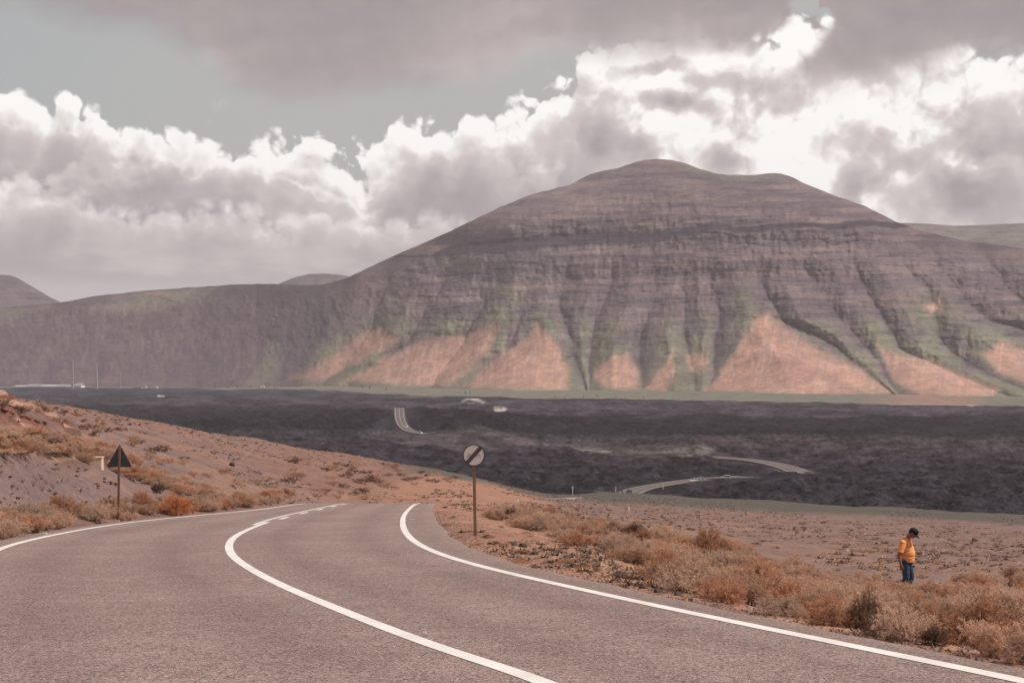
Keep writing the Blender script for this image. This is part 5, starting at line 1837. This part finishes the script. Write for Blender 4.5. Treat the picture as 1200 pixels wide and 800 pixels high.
# ------------------------------------------------------------------ the man in the field
def the_man():
    x, y, z = ground_hit(1062, 697)
    # local axes: x forward (where he faces), y to his left, z up
    face = math.radians(-32)                    # to the right, a little towards the road
    t = thing('person', 'man in an orange polo shirt, jeans and black cap looking down in the field', 'person', (x, y, z - 0.02), face)
    k = y / FPX * 82.0 / 1.80                   # 80 px from feet to cap
    t.scale = (k * 1.13, k * 1.13, k)
    skin = flat_mat('tanned_skin', (0.27, 0.135, 0.095), 0.55, 0.35, grain=0.08, scale=30)
    shirt_m, g, b = new_mat('orange_polo', 0.85, 0.15)
    n = g.noise(obj_pos(g), 9.0, 4, 0.55, dims='3D')
    g.t.links.new(g.mix(n, (0.80, 0.32, 0.12), (0.90, 0.40, 0.17)), b.inputs['Base Color'])
    bump(g, b, g.noise(g.vm('MULTIPLY', obj_pos(g), (1, 1, 2.2)), 7.0, 3, 0.5, dims='3D'), 0.6, 0.03)
    jeans, g, b = new_mat('blue_jeans', 0.85, 0.15)
    n = g.noise(obj_pos(g), 7.0, 4, 0.6, dims='3D')
    g.t.links.new(g.mix(n, (0.028, 0.048, 0.078), (0.060, 0.092, 0.13)), b.inputs['Base Color'])
    bump(g, b, g.noise(obj_pos(g), 9.0, 3, 0.5, dims='3D'), 0.7, 0.03)
    capm = flat_mat('black_cap', (0.018, 0.017, 0.019), 0.8, 0.2)
    hairm = flat_mat('dark_hair', (0.025, 0.018, 0.015), 0.7, 0.3)
    shoem = flat_mat('dark_shoe', (0.06, 0.045, 0.04), 0.7, 0.3)

    hd = Vector((0.150, 0, 1.620))              # centre of the head, bent forward and down
    tilt = Matrix.Rotation(math.radians(42), 3, 'Y')
    H = lambda p: hd + tilt @ Vector(p)
    # body: one continuous skin from head to feet
    mb = MB()
    mb.ball(H((0.0, 0, 0.02)), (0.098, 0.080, 0.112), 16, tilt)                   # skull
    mb.ball(H((0.035, 0, -0.055)), (0.066, 0.060, 0.066), 12, tilt)               # jaw
    mb.ball(H((0.082, 0, -0.088)), (0.022, 0.026, 0.020), 10, tilt)               # chin
    mb.capsule(H((0.092, 0, 0.015)), H((0.114, 0, -0.022)), 0.010, 0.016, 8)      # nose
    mb.ball(H((0.088, 0, -0.056)), (0.014, 0.028, 0.009), 8, tilt)                # mouth
    for s in (-1, 1):
        mb.ball(H((0.084, s * 0.032, 0.030)), (0.014, 0.022, 0.009), 8, tilt)     # brow
        mb.ball(H((0.072, s * 0.040, -0.015)), (0.020, 0.018, 0.016), 8, tilt)    # cheek
        mb.ball(H((-0.005, s * 0.083, -0.005)), (0.018, 0.010, 0.032), 8, tilt)   # ear
    mb.capsule((0.015, 0, 1.44), H((-0.02, 0, -0.06)), 0.066, 0.058)              # neck
    mb.capsule((-0.02, 0, 1.32), (-0.02, 0, 1.00), 0.095, 0.11)                    # trunk
    for s in (-1, 1):
        mb.capsule((-0.015, s * 0.06, 1.42), (-0.02, s * 0.175, 1.385), 0.060, 0.062)
        if s < 0:      # right arm, towards the viewer, hanging straight down behind the hip
            sh, el, wr, hand_d = Vector((-0.03, -0.205, 1.36)), Vector((-0.085, -0.265, 1.07)), Vector((-0.045, -0.275, 0.835)), Vector((0.16, 0.02, -0.98)).normalized()
        else:          # left arm, bent a little in front of him
            sh, el, wr, hand_d = Vector((-0.02, 0.205, 1.36)), Vector((-0.06, 0.265, 1.08)), Vector((-0.01, 0.26, 0.845)), Vector((0.18, -0.05, -0.98)).normalized()
        mb.capsule(sh, el, 0.055, 0.046).capsule(el, wr, 0.044, 0.031)
        # hand: palm, four fingers of unequal length, thumb from the side of the palm
        fw = Vector((1, 0, 0)) - hand_d * hand_d.x
        fw.normalize()                          # thumb side
        out = hand_d.cross(fw).normalized()
        p0 = wr + hand_d * 0.012
        for q in (-0.026, -0.009, 0.009, 0.026):
            mb.capsule(p0 + fw * q * 0.7, p0 + hand_d * 0.078 + fw * q, 0.017, 0.0125, 8)
        for q, ln in ((-0.030, 0.058), (-0.010, 0.074), (0.011, 0.080), (0.031, 0.070)):
            a = p0 + hand_d * 0.080 + fw * q
            bnd = (-out if s < 0 else out)
            m1 = a + (hand_d + bnd * 0.22).normalized() * ln * 0.5 + fw * q * 0.12
            m2 = m1 + (hand_d + bnd * 0.75).normalized() * ln * 0.5
            mb.capsule(a, m1, 0.0095, 0.0088, 8).capsule(m1, m2, 0.0088, 0.0078, 8)
        th0 = p0 + hand_d * 0.026 + fw * 0.026
        th1 = th0 + (hand_d * 0.62 + fw * 0.68).normalized() * 0.038
        mb.capsule(th0, th1, 0.0135, 0.011, 8).capsule(th1, th1 + (hand_d * 0.9 + fw * 0.25).normalized() * 0.032, 0.0105, 0.0085, 8)
        # leg
        hip, kn, an = Vector((-0.01, s * 0.095, 0.93)), Vector((0.035, s * 0.115, 0.50)), Vector((-0.03, s * 0.125, 0.085))
        if s > 0:
            kn, an = Vector((0.07, 0.11, 0.50)), Vector((0.02, 0.13, 0.085))
        mb.capsule(hip, kn, 0.088, 0.060).capsule(kn, an, 0.056, 0.040)
        mb.capsule(an + Vector((-0.02, 0, -0.045)), an + Vector((0.13, s * 0.02, -0.055)), 0.035, 0.028)
    link('body', remeshed('body', mb, skin, 0.0075, 2), t)
    # polo shirt: belly forward, short sleeves, hem over the jeans
    mb = MB()
    mb.ball((-0.03, 0, 1.36), (0.125, 0.175, 0.105), 18)
    mb.ball((0.0, 0, 1.30), (0.140, 0.182, 0.15), 18)
    mb.ball((0.015, 0, 1.20), (0.155, 0.182, 0.17), 18)
    mb.ball((0.035, 0, 1.09), (0.165, 0.180, 0.19), 18)
    mb.ball((0.025, 0, 0.98), (0.165, 0.182, 0.13), 18)
    mb.tube((0.018, 0, 1.00), (0.012, 0, 0.880), 0.172, 0.172, 24)
    mb.capsule((-0.01, 0, 1.40), (0.025, 0, 1.465), 0.10, 0.072)
    for s in (-1, 1):
        sh = Vector((-0.025, s * 0.175, 1.375)); el = Vector((-0.065 if s < 0 else -0.02, s * 0.262, 1.13))
        mb.capsule((0, s * 0.07, 1.40), sh, 0.085, 0.078)
        mb.tube(sh, el, 0.077, 0.074, 14); mb.ball(sh, 0.078, 14)
    sh_me = remeshed('polo_shirt', mb, shirt_m, 0.012, 3)
    shirt = link('polo_shirt', sh_me, t)
    mb = MB()
    nseg = 20
    for i in range(nseg):
        a0 = math.radians(35) + (2 * math.pi - math.radians(70)) * i / nseg
        a1 = math.radians(35) + (2 * math.pi - math.radians(70)) * (i + 1) / nseg
        q = [Vector((0.030 + 0.080 * math.cos(a), 0.082 * math.sin(a), 1.470 - 0.035 * math.cos(a))) for a in (a0, a1)]
        mb.tube(q[0], q[1], 0.021, 0.021, 8)
    link('collar', mb.mesh('collar', shirt_m, True), shirt)
    mb = MB()
    for s in (-1, 1):
        hip = Vector((-0.005, s * 0.085, 0.90)); kn = Vector((0.035 if s < 0 else 0.07, s * 0.115, 0.50)); an = Vector((-0.03 if s < 0 else 0.02, s * 0.125, 0.10))
        mb.capsule(hip, kn, 0.106, 0.079).tube(kn, an, 0.079, 0.068, 14)
        mb.ball(kn, 0.079, 12)
    mb.ball((-0.015, 0, 0.93), (0.140, 0.172, 0.10), 16)
    link('jeans', remeshed('jeans', mb, jeans, 0.011, 3), t)
    # cap and hair
    mb = MB()
    mb.ball(H((-0.008, 0, 0.055)), (0.112, 0.094, 0.090), 18, tilt)
    bm = mb.bm
    cut = H((0, 0, 0.022)); nn = tilt @ Vector((0, 0, 1))
    bmesh.ops.bisect_plane(bm, geom=bm.verts[:] + bm.edges[:] + bm.faces[:], plane_co=cut, plane_no=nn, clear_inner=True)
    cap = link('cap', mb.mesh('cap', capm, True), t)
    mb = MB()
    ring = []
    for i in range(9):
        a = math.radians(-62 + 124 * i / 8)
        ring.append((H((0.096 * math.cos(a), 0.086 * math.sin(a), 0.026)), H((0.075 + 0.115 * math.cos(a), 0.080 * math.sin(a), 0.006))))
    for i in range(8):
        for dz in (0.0,):
            a, b_, c, d = ring[i][0], ring[i][1], ring[i + 1][1], ring[i + 1][0]
            off = tilt @ Vector((0, 0, 0.007))
            vv = [mb.bm.verts.new(p) for p in (a, b_, c, d)] + [mb.bm.verts.new(p + off) for p in (a, b_, c, d)]
            for f in ((0, 3, 2, 1), (4, 5, 6, 7), (0, 1, 5, 4), (1, 2, 6, 5), (2, 3, 7, 6), (3, 0, 4, 7)):
                mb.bm.faces.new([vv[j] for j in f])
    link('peak', mb.mesh('peak', capm), cap)
    mb = MB()
    mb.ball(H((-0.040, 0, 0.0)), (0.070, 0.084, 0.055), 14, tilt)
    link('hair', mb.mesh('hair', hairm, True), t)
    for s in (-1, 1):
        ax = -0.03 if s < 0 else 0.02
        mb = MB()
        mb.capsule((ax - 0.035, s * 0.125, 0.055), (ax + 0.13, s * 0.145, 0.040), 0.052, 0.042)
        mb.box((ax + 0.045, s * 0.135, 0.014), (0.29, 0.095, 0.028))
        link('shoe', remeshed('shoe', mb, shoem, 0.011, 2), t)


the_man()


# ------------------------------------------------------------------ far buildings, masts, palms
def far_buildings():
    s0 = 1.0
    win = flat_mat('dark_window', (0.05, 0.05, 0.06), 0.3, 0.5, grain=0.0)
    roofm = flat_mat('pale_roof', (0.40, 0.39, 0.40), 0.8, 0.2, grain=0.2, scale=0.05)
    roofm2 = flat_mat('grey_roof', (0.27, 0.27, 0.29), 0.8, 0.2, grain=0.2, scale=0.05)

    def apron(px, py):
        y = EYE * FPX / (py - HOR)
        return float(sst(py - np.interp(px, *zip(*FOOT)), 5.0, -0.5) * sst(px, 200, 420)) * 4.5 / FPX * y

    def at(px, py):
        x, y = flat_pt(px, py)
        return x, y, y / FPX
    # long low white building in sections
    x0, y0, s = at(16, 454.6); x1 = (95 - 600) / FPX * y0
    t = thing('low_building', 'long low white building on the far edge of the lava, at the left', 'building', ((x0 + x1) / 2, y0, 0))
    secs = [(16, 30, 3.6), (30, 48, 4.9), (48, 66, 4.6), (66, 78, 5.0), (78, 86, 4.2), (86, 95, 6.2)]
    for a, b, hp in secs:
        xa, xb = (a - 600) / FPX * y0, (b - 600) / FPX * y0
        cx = (xa + xb) / 2 - t.location.x
        H = hp * s * 0.88
        dep = 30 + 6 * (int(a) % 3)
        link('wall', MB().box((cx, dep / 2, H * 0.25), (xb - xa - 0.3, dep, H * 0.5 + 2)).mesh('wall', MAT_WHITE), t)
        xl, xr = xa - t.location.x, xb - t.location.x
        rv = [(xl, -0.8, H * 0.5), (xr, -0.8, H * 0.5), (xr - 1, dep * 0.55, H * 1.05), (xl + 1, dep * 0.55, H * 1.05), (xr, dep + 0.5, H * 0.5), (xl, dep + 0.5, H * 0.5)]
        rm = roofm if int(a) % 4 < 2 else roofm2
        link('roof', mesh_np('roof', rv, quads=[(0, 1, 2, 3), (3, 2, 4, 5)], tris=[(0, 3, 5), (1, 4, 2)], mat=rm, smooth=False), t)
        for k in range(int((xb - xa) / 9)):
            wx = xa - t.location.x + 5 + k * 9
            link('window', MB().box((wx, -0.05, H * 0.28), (2.6, 0.3, H * 0.14)).mesh('window', win), t)
    for a, b, hp, lab in ((95, 158, 1.5, 'white boundary wall running right from the long white building'), (-6, 15.5, 1.6, 'white boundary wall at the left edge of the picture, on the far lava edge'), (159, 229, 1.6, 'white boundary wall ending left of the palms')):
        xa, ya, s = at(a, 454.4); xb = (b - 600) / FPX * ya
        o = thing('boundary_wall', lab, 'wall', ((xa + xb) / 2, ya, 0))
        L = xb - xa
        link('wall_body', MB().box((0, 0, hp * s / 2 - 0.5), (L, 1.2, hp * s + 1)).mesh('wall_body', MAT_WHITE), o)
        link('coping', MB().box((0, 0, hp * s + 0.15), (L + 0.4, 1.8, 0.3)).mesh('coping', MAT_WHITE), o)
    for px, py, w, h, lab in ((169, 454.7, 6, 3.6, 'small white house behind the boundary wall, left one of two'), (181, 454.7, 8, 2.8, 'small white house behind the boundary wall, right one of two'),
                              (307.5, 456.3, 4.5, 4.2, 'white cottage standing among the palms'), (607.5, 465.2, 5, 2.4, 'tiny white house on the pale track at the foot of the cinder fans')):
        x, y, s = at(px, py)
        o = thing('white_house', lab, 'house', (x, y, apron(px, py) - 0.3), 0.1)
        W, H = w * s, h * s
        link('wall', MB().box((0, 0, H * 0.35 - 0.5), (W, W * 0.8, H * 0.7 + 1)).mesh('wall', MAT_WHITE), o)
        link('roof', MB().prism([(-W * 0.52, H * 0.7), (W * 0.52, H * 0.7), (W * 0.2, H), (-W * 0.2, H)], -W * 0.42, W * 0.42).mesh('roof', roofm), o)
        link('door', MB().box((0, -W * 0.4 - 0.02, H * 0.22), (W * 0.14, 0.2, H * 0.44)).mesh('door', win), o)
        for sx in (-0.3, 0.3):
            link('window', MB().box((W * sx, -W * 0.4 - 0.02, H * 0.40), (W * 0.14, 0.2, H * 0.2)).mesh('window', win), o)
    # lattice masts
    steel = flat_mat('galvanised_steel', (0.40, 0.37, 0.37), 0.5, 0.4)
    for px, top, base, wpx, lab in ((85, 421, 455.1, 1.7, 'tall pale lattice mast behind the right end of the long white building'), (113, 427, 455.1, 2.1, 'wider lattice pylon right of the tallest mast'), (141, 435, 455.1, 1.1, 'faint slender mast, rightmost of the three')):
        x, y, s = at(px, base)
        H, W = (base - top) * s, wpx * s * 0.5
        o = thing('lattice_mast', lab, 'mast', (x, y, 0))
        r = 0.55 * s * wpx / 1.7
        for sx in (-1, 1):
            for sy in (-1, 1):
                link('leg', MB().tube((sx * W, sy * W, -1), (sx * W * 0.45, sy * W * 0.45, H), r, r * 0.7, 6).mesh('leg', steel), o)
        mb = MB()
        nb = 10
        for i in range(nb):
            f0, f1 = i / nb, (i + 1) / nb
            w0, w1 = W * (1 - 0.55 * f0), W * (1 - 0.55 * f1)
            for sy in (-1, 1):
                mb.tube((-w0, sy * w0, H * f0), (w1, sy * w1, H * f1), r * 0.5, n=4).tube((w0, sy * w0, H * f0), (-w1, sy * w1, H * f1), r * 0.5, n=4)
                mb.tube((-w1, sy * w1, H * f1), (w1, sy * w1, H * f1), r * 0.5, n=4)
        link('bracing', mb.mesh('bracing', steel), o)
        if wpx > 2:
            link('cross_arm', MB().box((0, 0, H * 0.9), (W * 5, 0.8, 0.9)).box((0, 0, H * 0.78), (W * 4, 0.8, 0.9)).mesh('cross_arm', steel), o)
    # palms: one built, the rest copied with their parts
    leaf = flat_mat('palm_leaf', (0.055, 0.060, 0.040), 0.7, 0.2, grain=0.2, scale=1)
    bark = flat_mat('palm_bark', (0.10, 0.075, 0.06), 0.9, 0.1, scale=1)
    gp = 'palms along the far edge of the lava'
    labs = 'small dark palm in the row along the far edge of the lava'
    proto = thing('palm_tree', labs, 'palm', (0, 0, 0), 0, gp)
    mb = MB()
    for i in range(5):
        mb.tube((0.12 * i, 0, 1.3 * i - 0.5), (0.12 * (i + 1), 0, 1.3 * (i + 1) - 0.5), 0.42 - 0.04 * i, 0.40 - 0.04 * i, 8)
    link('trunk', mb.mesh('trunk', bark), proto)
    r = random.Random(4)
    V, T = [], []
    for i in range(26):
        a = r.uniform(0, 6.28); e = r.uniform(-0.5, 1.2); L = r.uniform(2.6, 3.6)
        p = Vector((0.6, 0, 6.2)); d = Vector((math.cos(a) * math.cos(e), math.sin(a) * math.cos(e), math.sin(e)))
        side = d.cross(Vector((0, 0, 1))).normalized()
        prev = None
        for j in range(5):
            w = 0.55 * math.sin(math.pi * (j + 0.6) / 5.0)
            k = len(V)
            V += [tuple(p - side * w - Vector((0, 0, w * 0.5))), tuple(p), tuple(p + side * w - Vector((0, 0, w * 0.5)))]
            if prev is not None:
                T += [(prev, prev + 1, k + 1), (prev, k + 1, k), (prev + 1, prev + 2, k + 2), (prev + 1, k + 2, k + 1)]
            prev = k
            p = p + d * L / 5; d = (d + Vector((0, 0, -0.28))).normalized()
    link('crown', mesh_np('crown', V, tris=T, mat=leaf, smooth=False), proto)
    spots = [(252, 456), (268, 456), (278, 456.2), (294, 456.3), (321, 456.6), (329, 456.8), (338, 456.8), (347, 457), (372, 457), (380, 457), (396, 457.4), (403, 457.6), (425, 458.6),
             (433, 459), (452, 460), (545, 463.4), (551, 463.4), (650, 466.4), (662, 466.5), (684, 467), (700, 467), (722, 467.2), (733, 467.4), (754, 468)]
    for i, (px, py) in enumerate(spots):
        x, y = flat_pt(px, py)
        if i == 0:
            o = proto
        else:
            o = proto.copy(); COL.objects.link(o)
            for ch in list(proto.children):
                c = ch.copy(); COL.objects.link(c); c.parent = o
        k = r.uniform(0.85, 1.35) * (1.25 if px in (433, 452, 551) else 1.0) * (0.7 if px > 600 else 1.0)
        o.location = (x, y, lava_base(np.array([x]), np.array([y]))[0] - 0.6 + apron(px, py)); o.scale = (k, k, k); o.rotation_euler = (0, 0, r.uniform(0, 6.28))


far_buildings()


# ------------------------------------------------------------------ lower road where it leaves the hillside
def causeway():
    pts = [(604, 585.5), (630, 584.6), (655, 583.8), (680, 582.6), (700, 581.4), (716, 580.6)]
    P = []
    for px, py in pts:
        h = ground_hit(px, py + 0.6, 150, 800)
        if h:
            P.append(h)
    P = np.array(P)
    n = 24
    t = np.linspace(0, len(P) - 1, n)
    # keep a steady distance so that the strip stays level
    y = np.interp(t, np.arange(len(P)), P[:, 1]); y = np.linspace(min(y[0], 430), 640, n)
    px = np.interp(np.linspace(0, 1, n), np.linspace(0, 1, len(pts)), [p[0] for p in pts]); py = np.interp(np.linspace(0, 1, n), np.linspace(0, 1, len(pts)), [p[1] for p in pts])
    V, V2 = [], []
    hw = np.interp(np.linspace(0, 1, n), [0, 0.7, 1], [2.3, 2.0, 1.0])
    for i in range(n):
        for o, dy in ((hw[i], 0.0), (-hw[i] * 0.2, 9.0), (-hw[i] * 0.2 - 0.05, 9.5)):
            yy = y[i] + dy
            V.append(((px[i] - 600) / FPX * y[i], yy, EYE - (py[i] + o - HOR) / FPX * yy - (3.0 if dy == 9.5 else 0)))
    V = np.array(V)
    low = V.reshape(n, 3, 3).copy()
    skirt = low[:, 0:1].copy(); skirt[:, :, 2] -= 3.0
    V = np.concatenate([skirt, low], 1).reshape(-1, 3)
    m, g, b = new_mat('pale_road', 0.85, 0.2)
    nn = g.noise(obj_pos(g), 0.3, 4, 0.6, dims='3D')
    g.t.links.new(g.mix(nn, (0.30, 0.25, 0.22), (0.42, 0.36, 0.32)), b.inputs['Base Color'])
    link('lower_road', mesh_np('lower_road', V, quads=grid_quads(n, 4), mat=m), kind='structure')


causeway()


# ------------------------------------------------------------------ air
def build_haze():
    m = bpy.data.materials.new('pale_air')
    m.use_nodes = True
    t = m.node_tree
    t.nodes.clear()
    out = t.nodes.new('ShaderNodeOutputMaterial')
    v = t.nodes.new('ShaderNodeVolumePrincipled')
    v.inputs['Color'].default_value = (0.93, 0.88, 0.92, 1)
    v.inputs['Density'].default_value = 0.00005
    v.inputs['Anisotropy'].default_value = 0.0
    t.links.new(v.outputs[0], out.inputs['Volume'])
    x, y0, y1, z0, z1 = 15000, -15000, 15000, -14.0, 800.0
    V = [(-x, y0, z0), (x, y0, z0), (x, y1, z0), (-x, y1, z0), (-x, y0, z1), (x, y0, z1), (x, y1, z1), (-x, y1, z1)]
    Q = [(0, 3, 2, 1), (4, 5, 6, 7), (0, 1, 5, 4), (1, 2, 6, 5), (2, 3, 7, 6), (3, 0, 4, 7)]
    link('haze', mesh_np('haze', V, quads=Q, mat=m, smooth=False), kind='stuff')


build_haze()
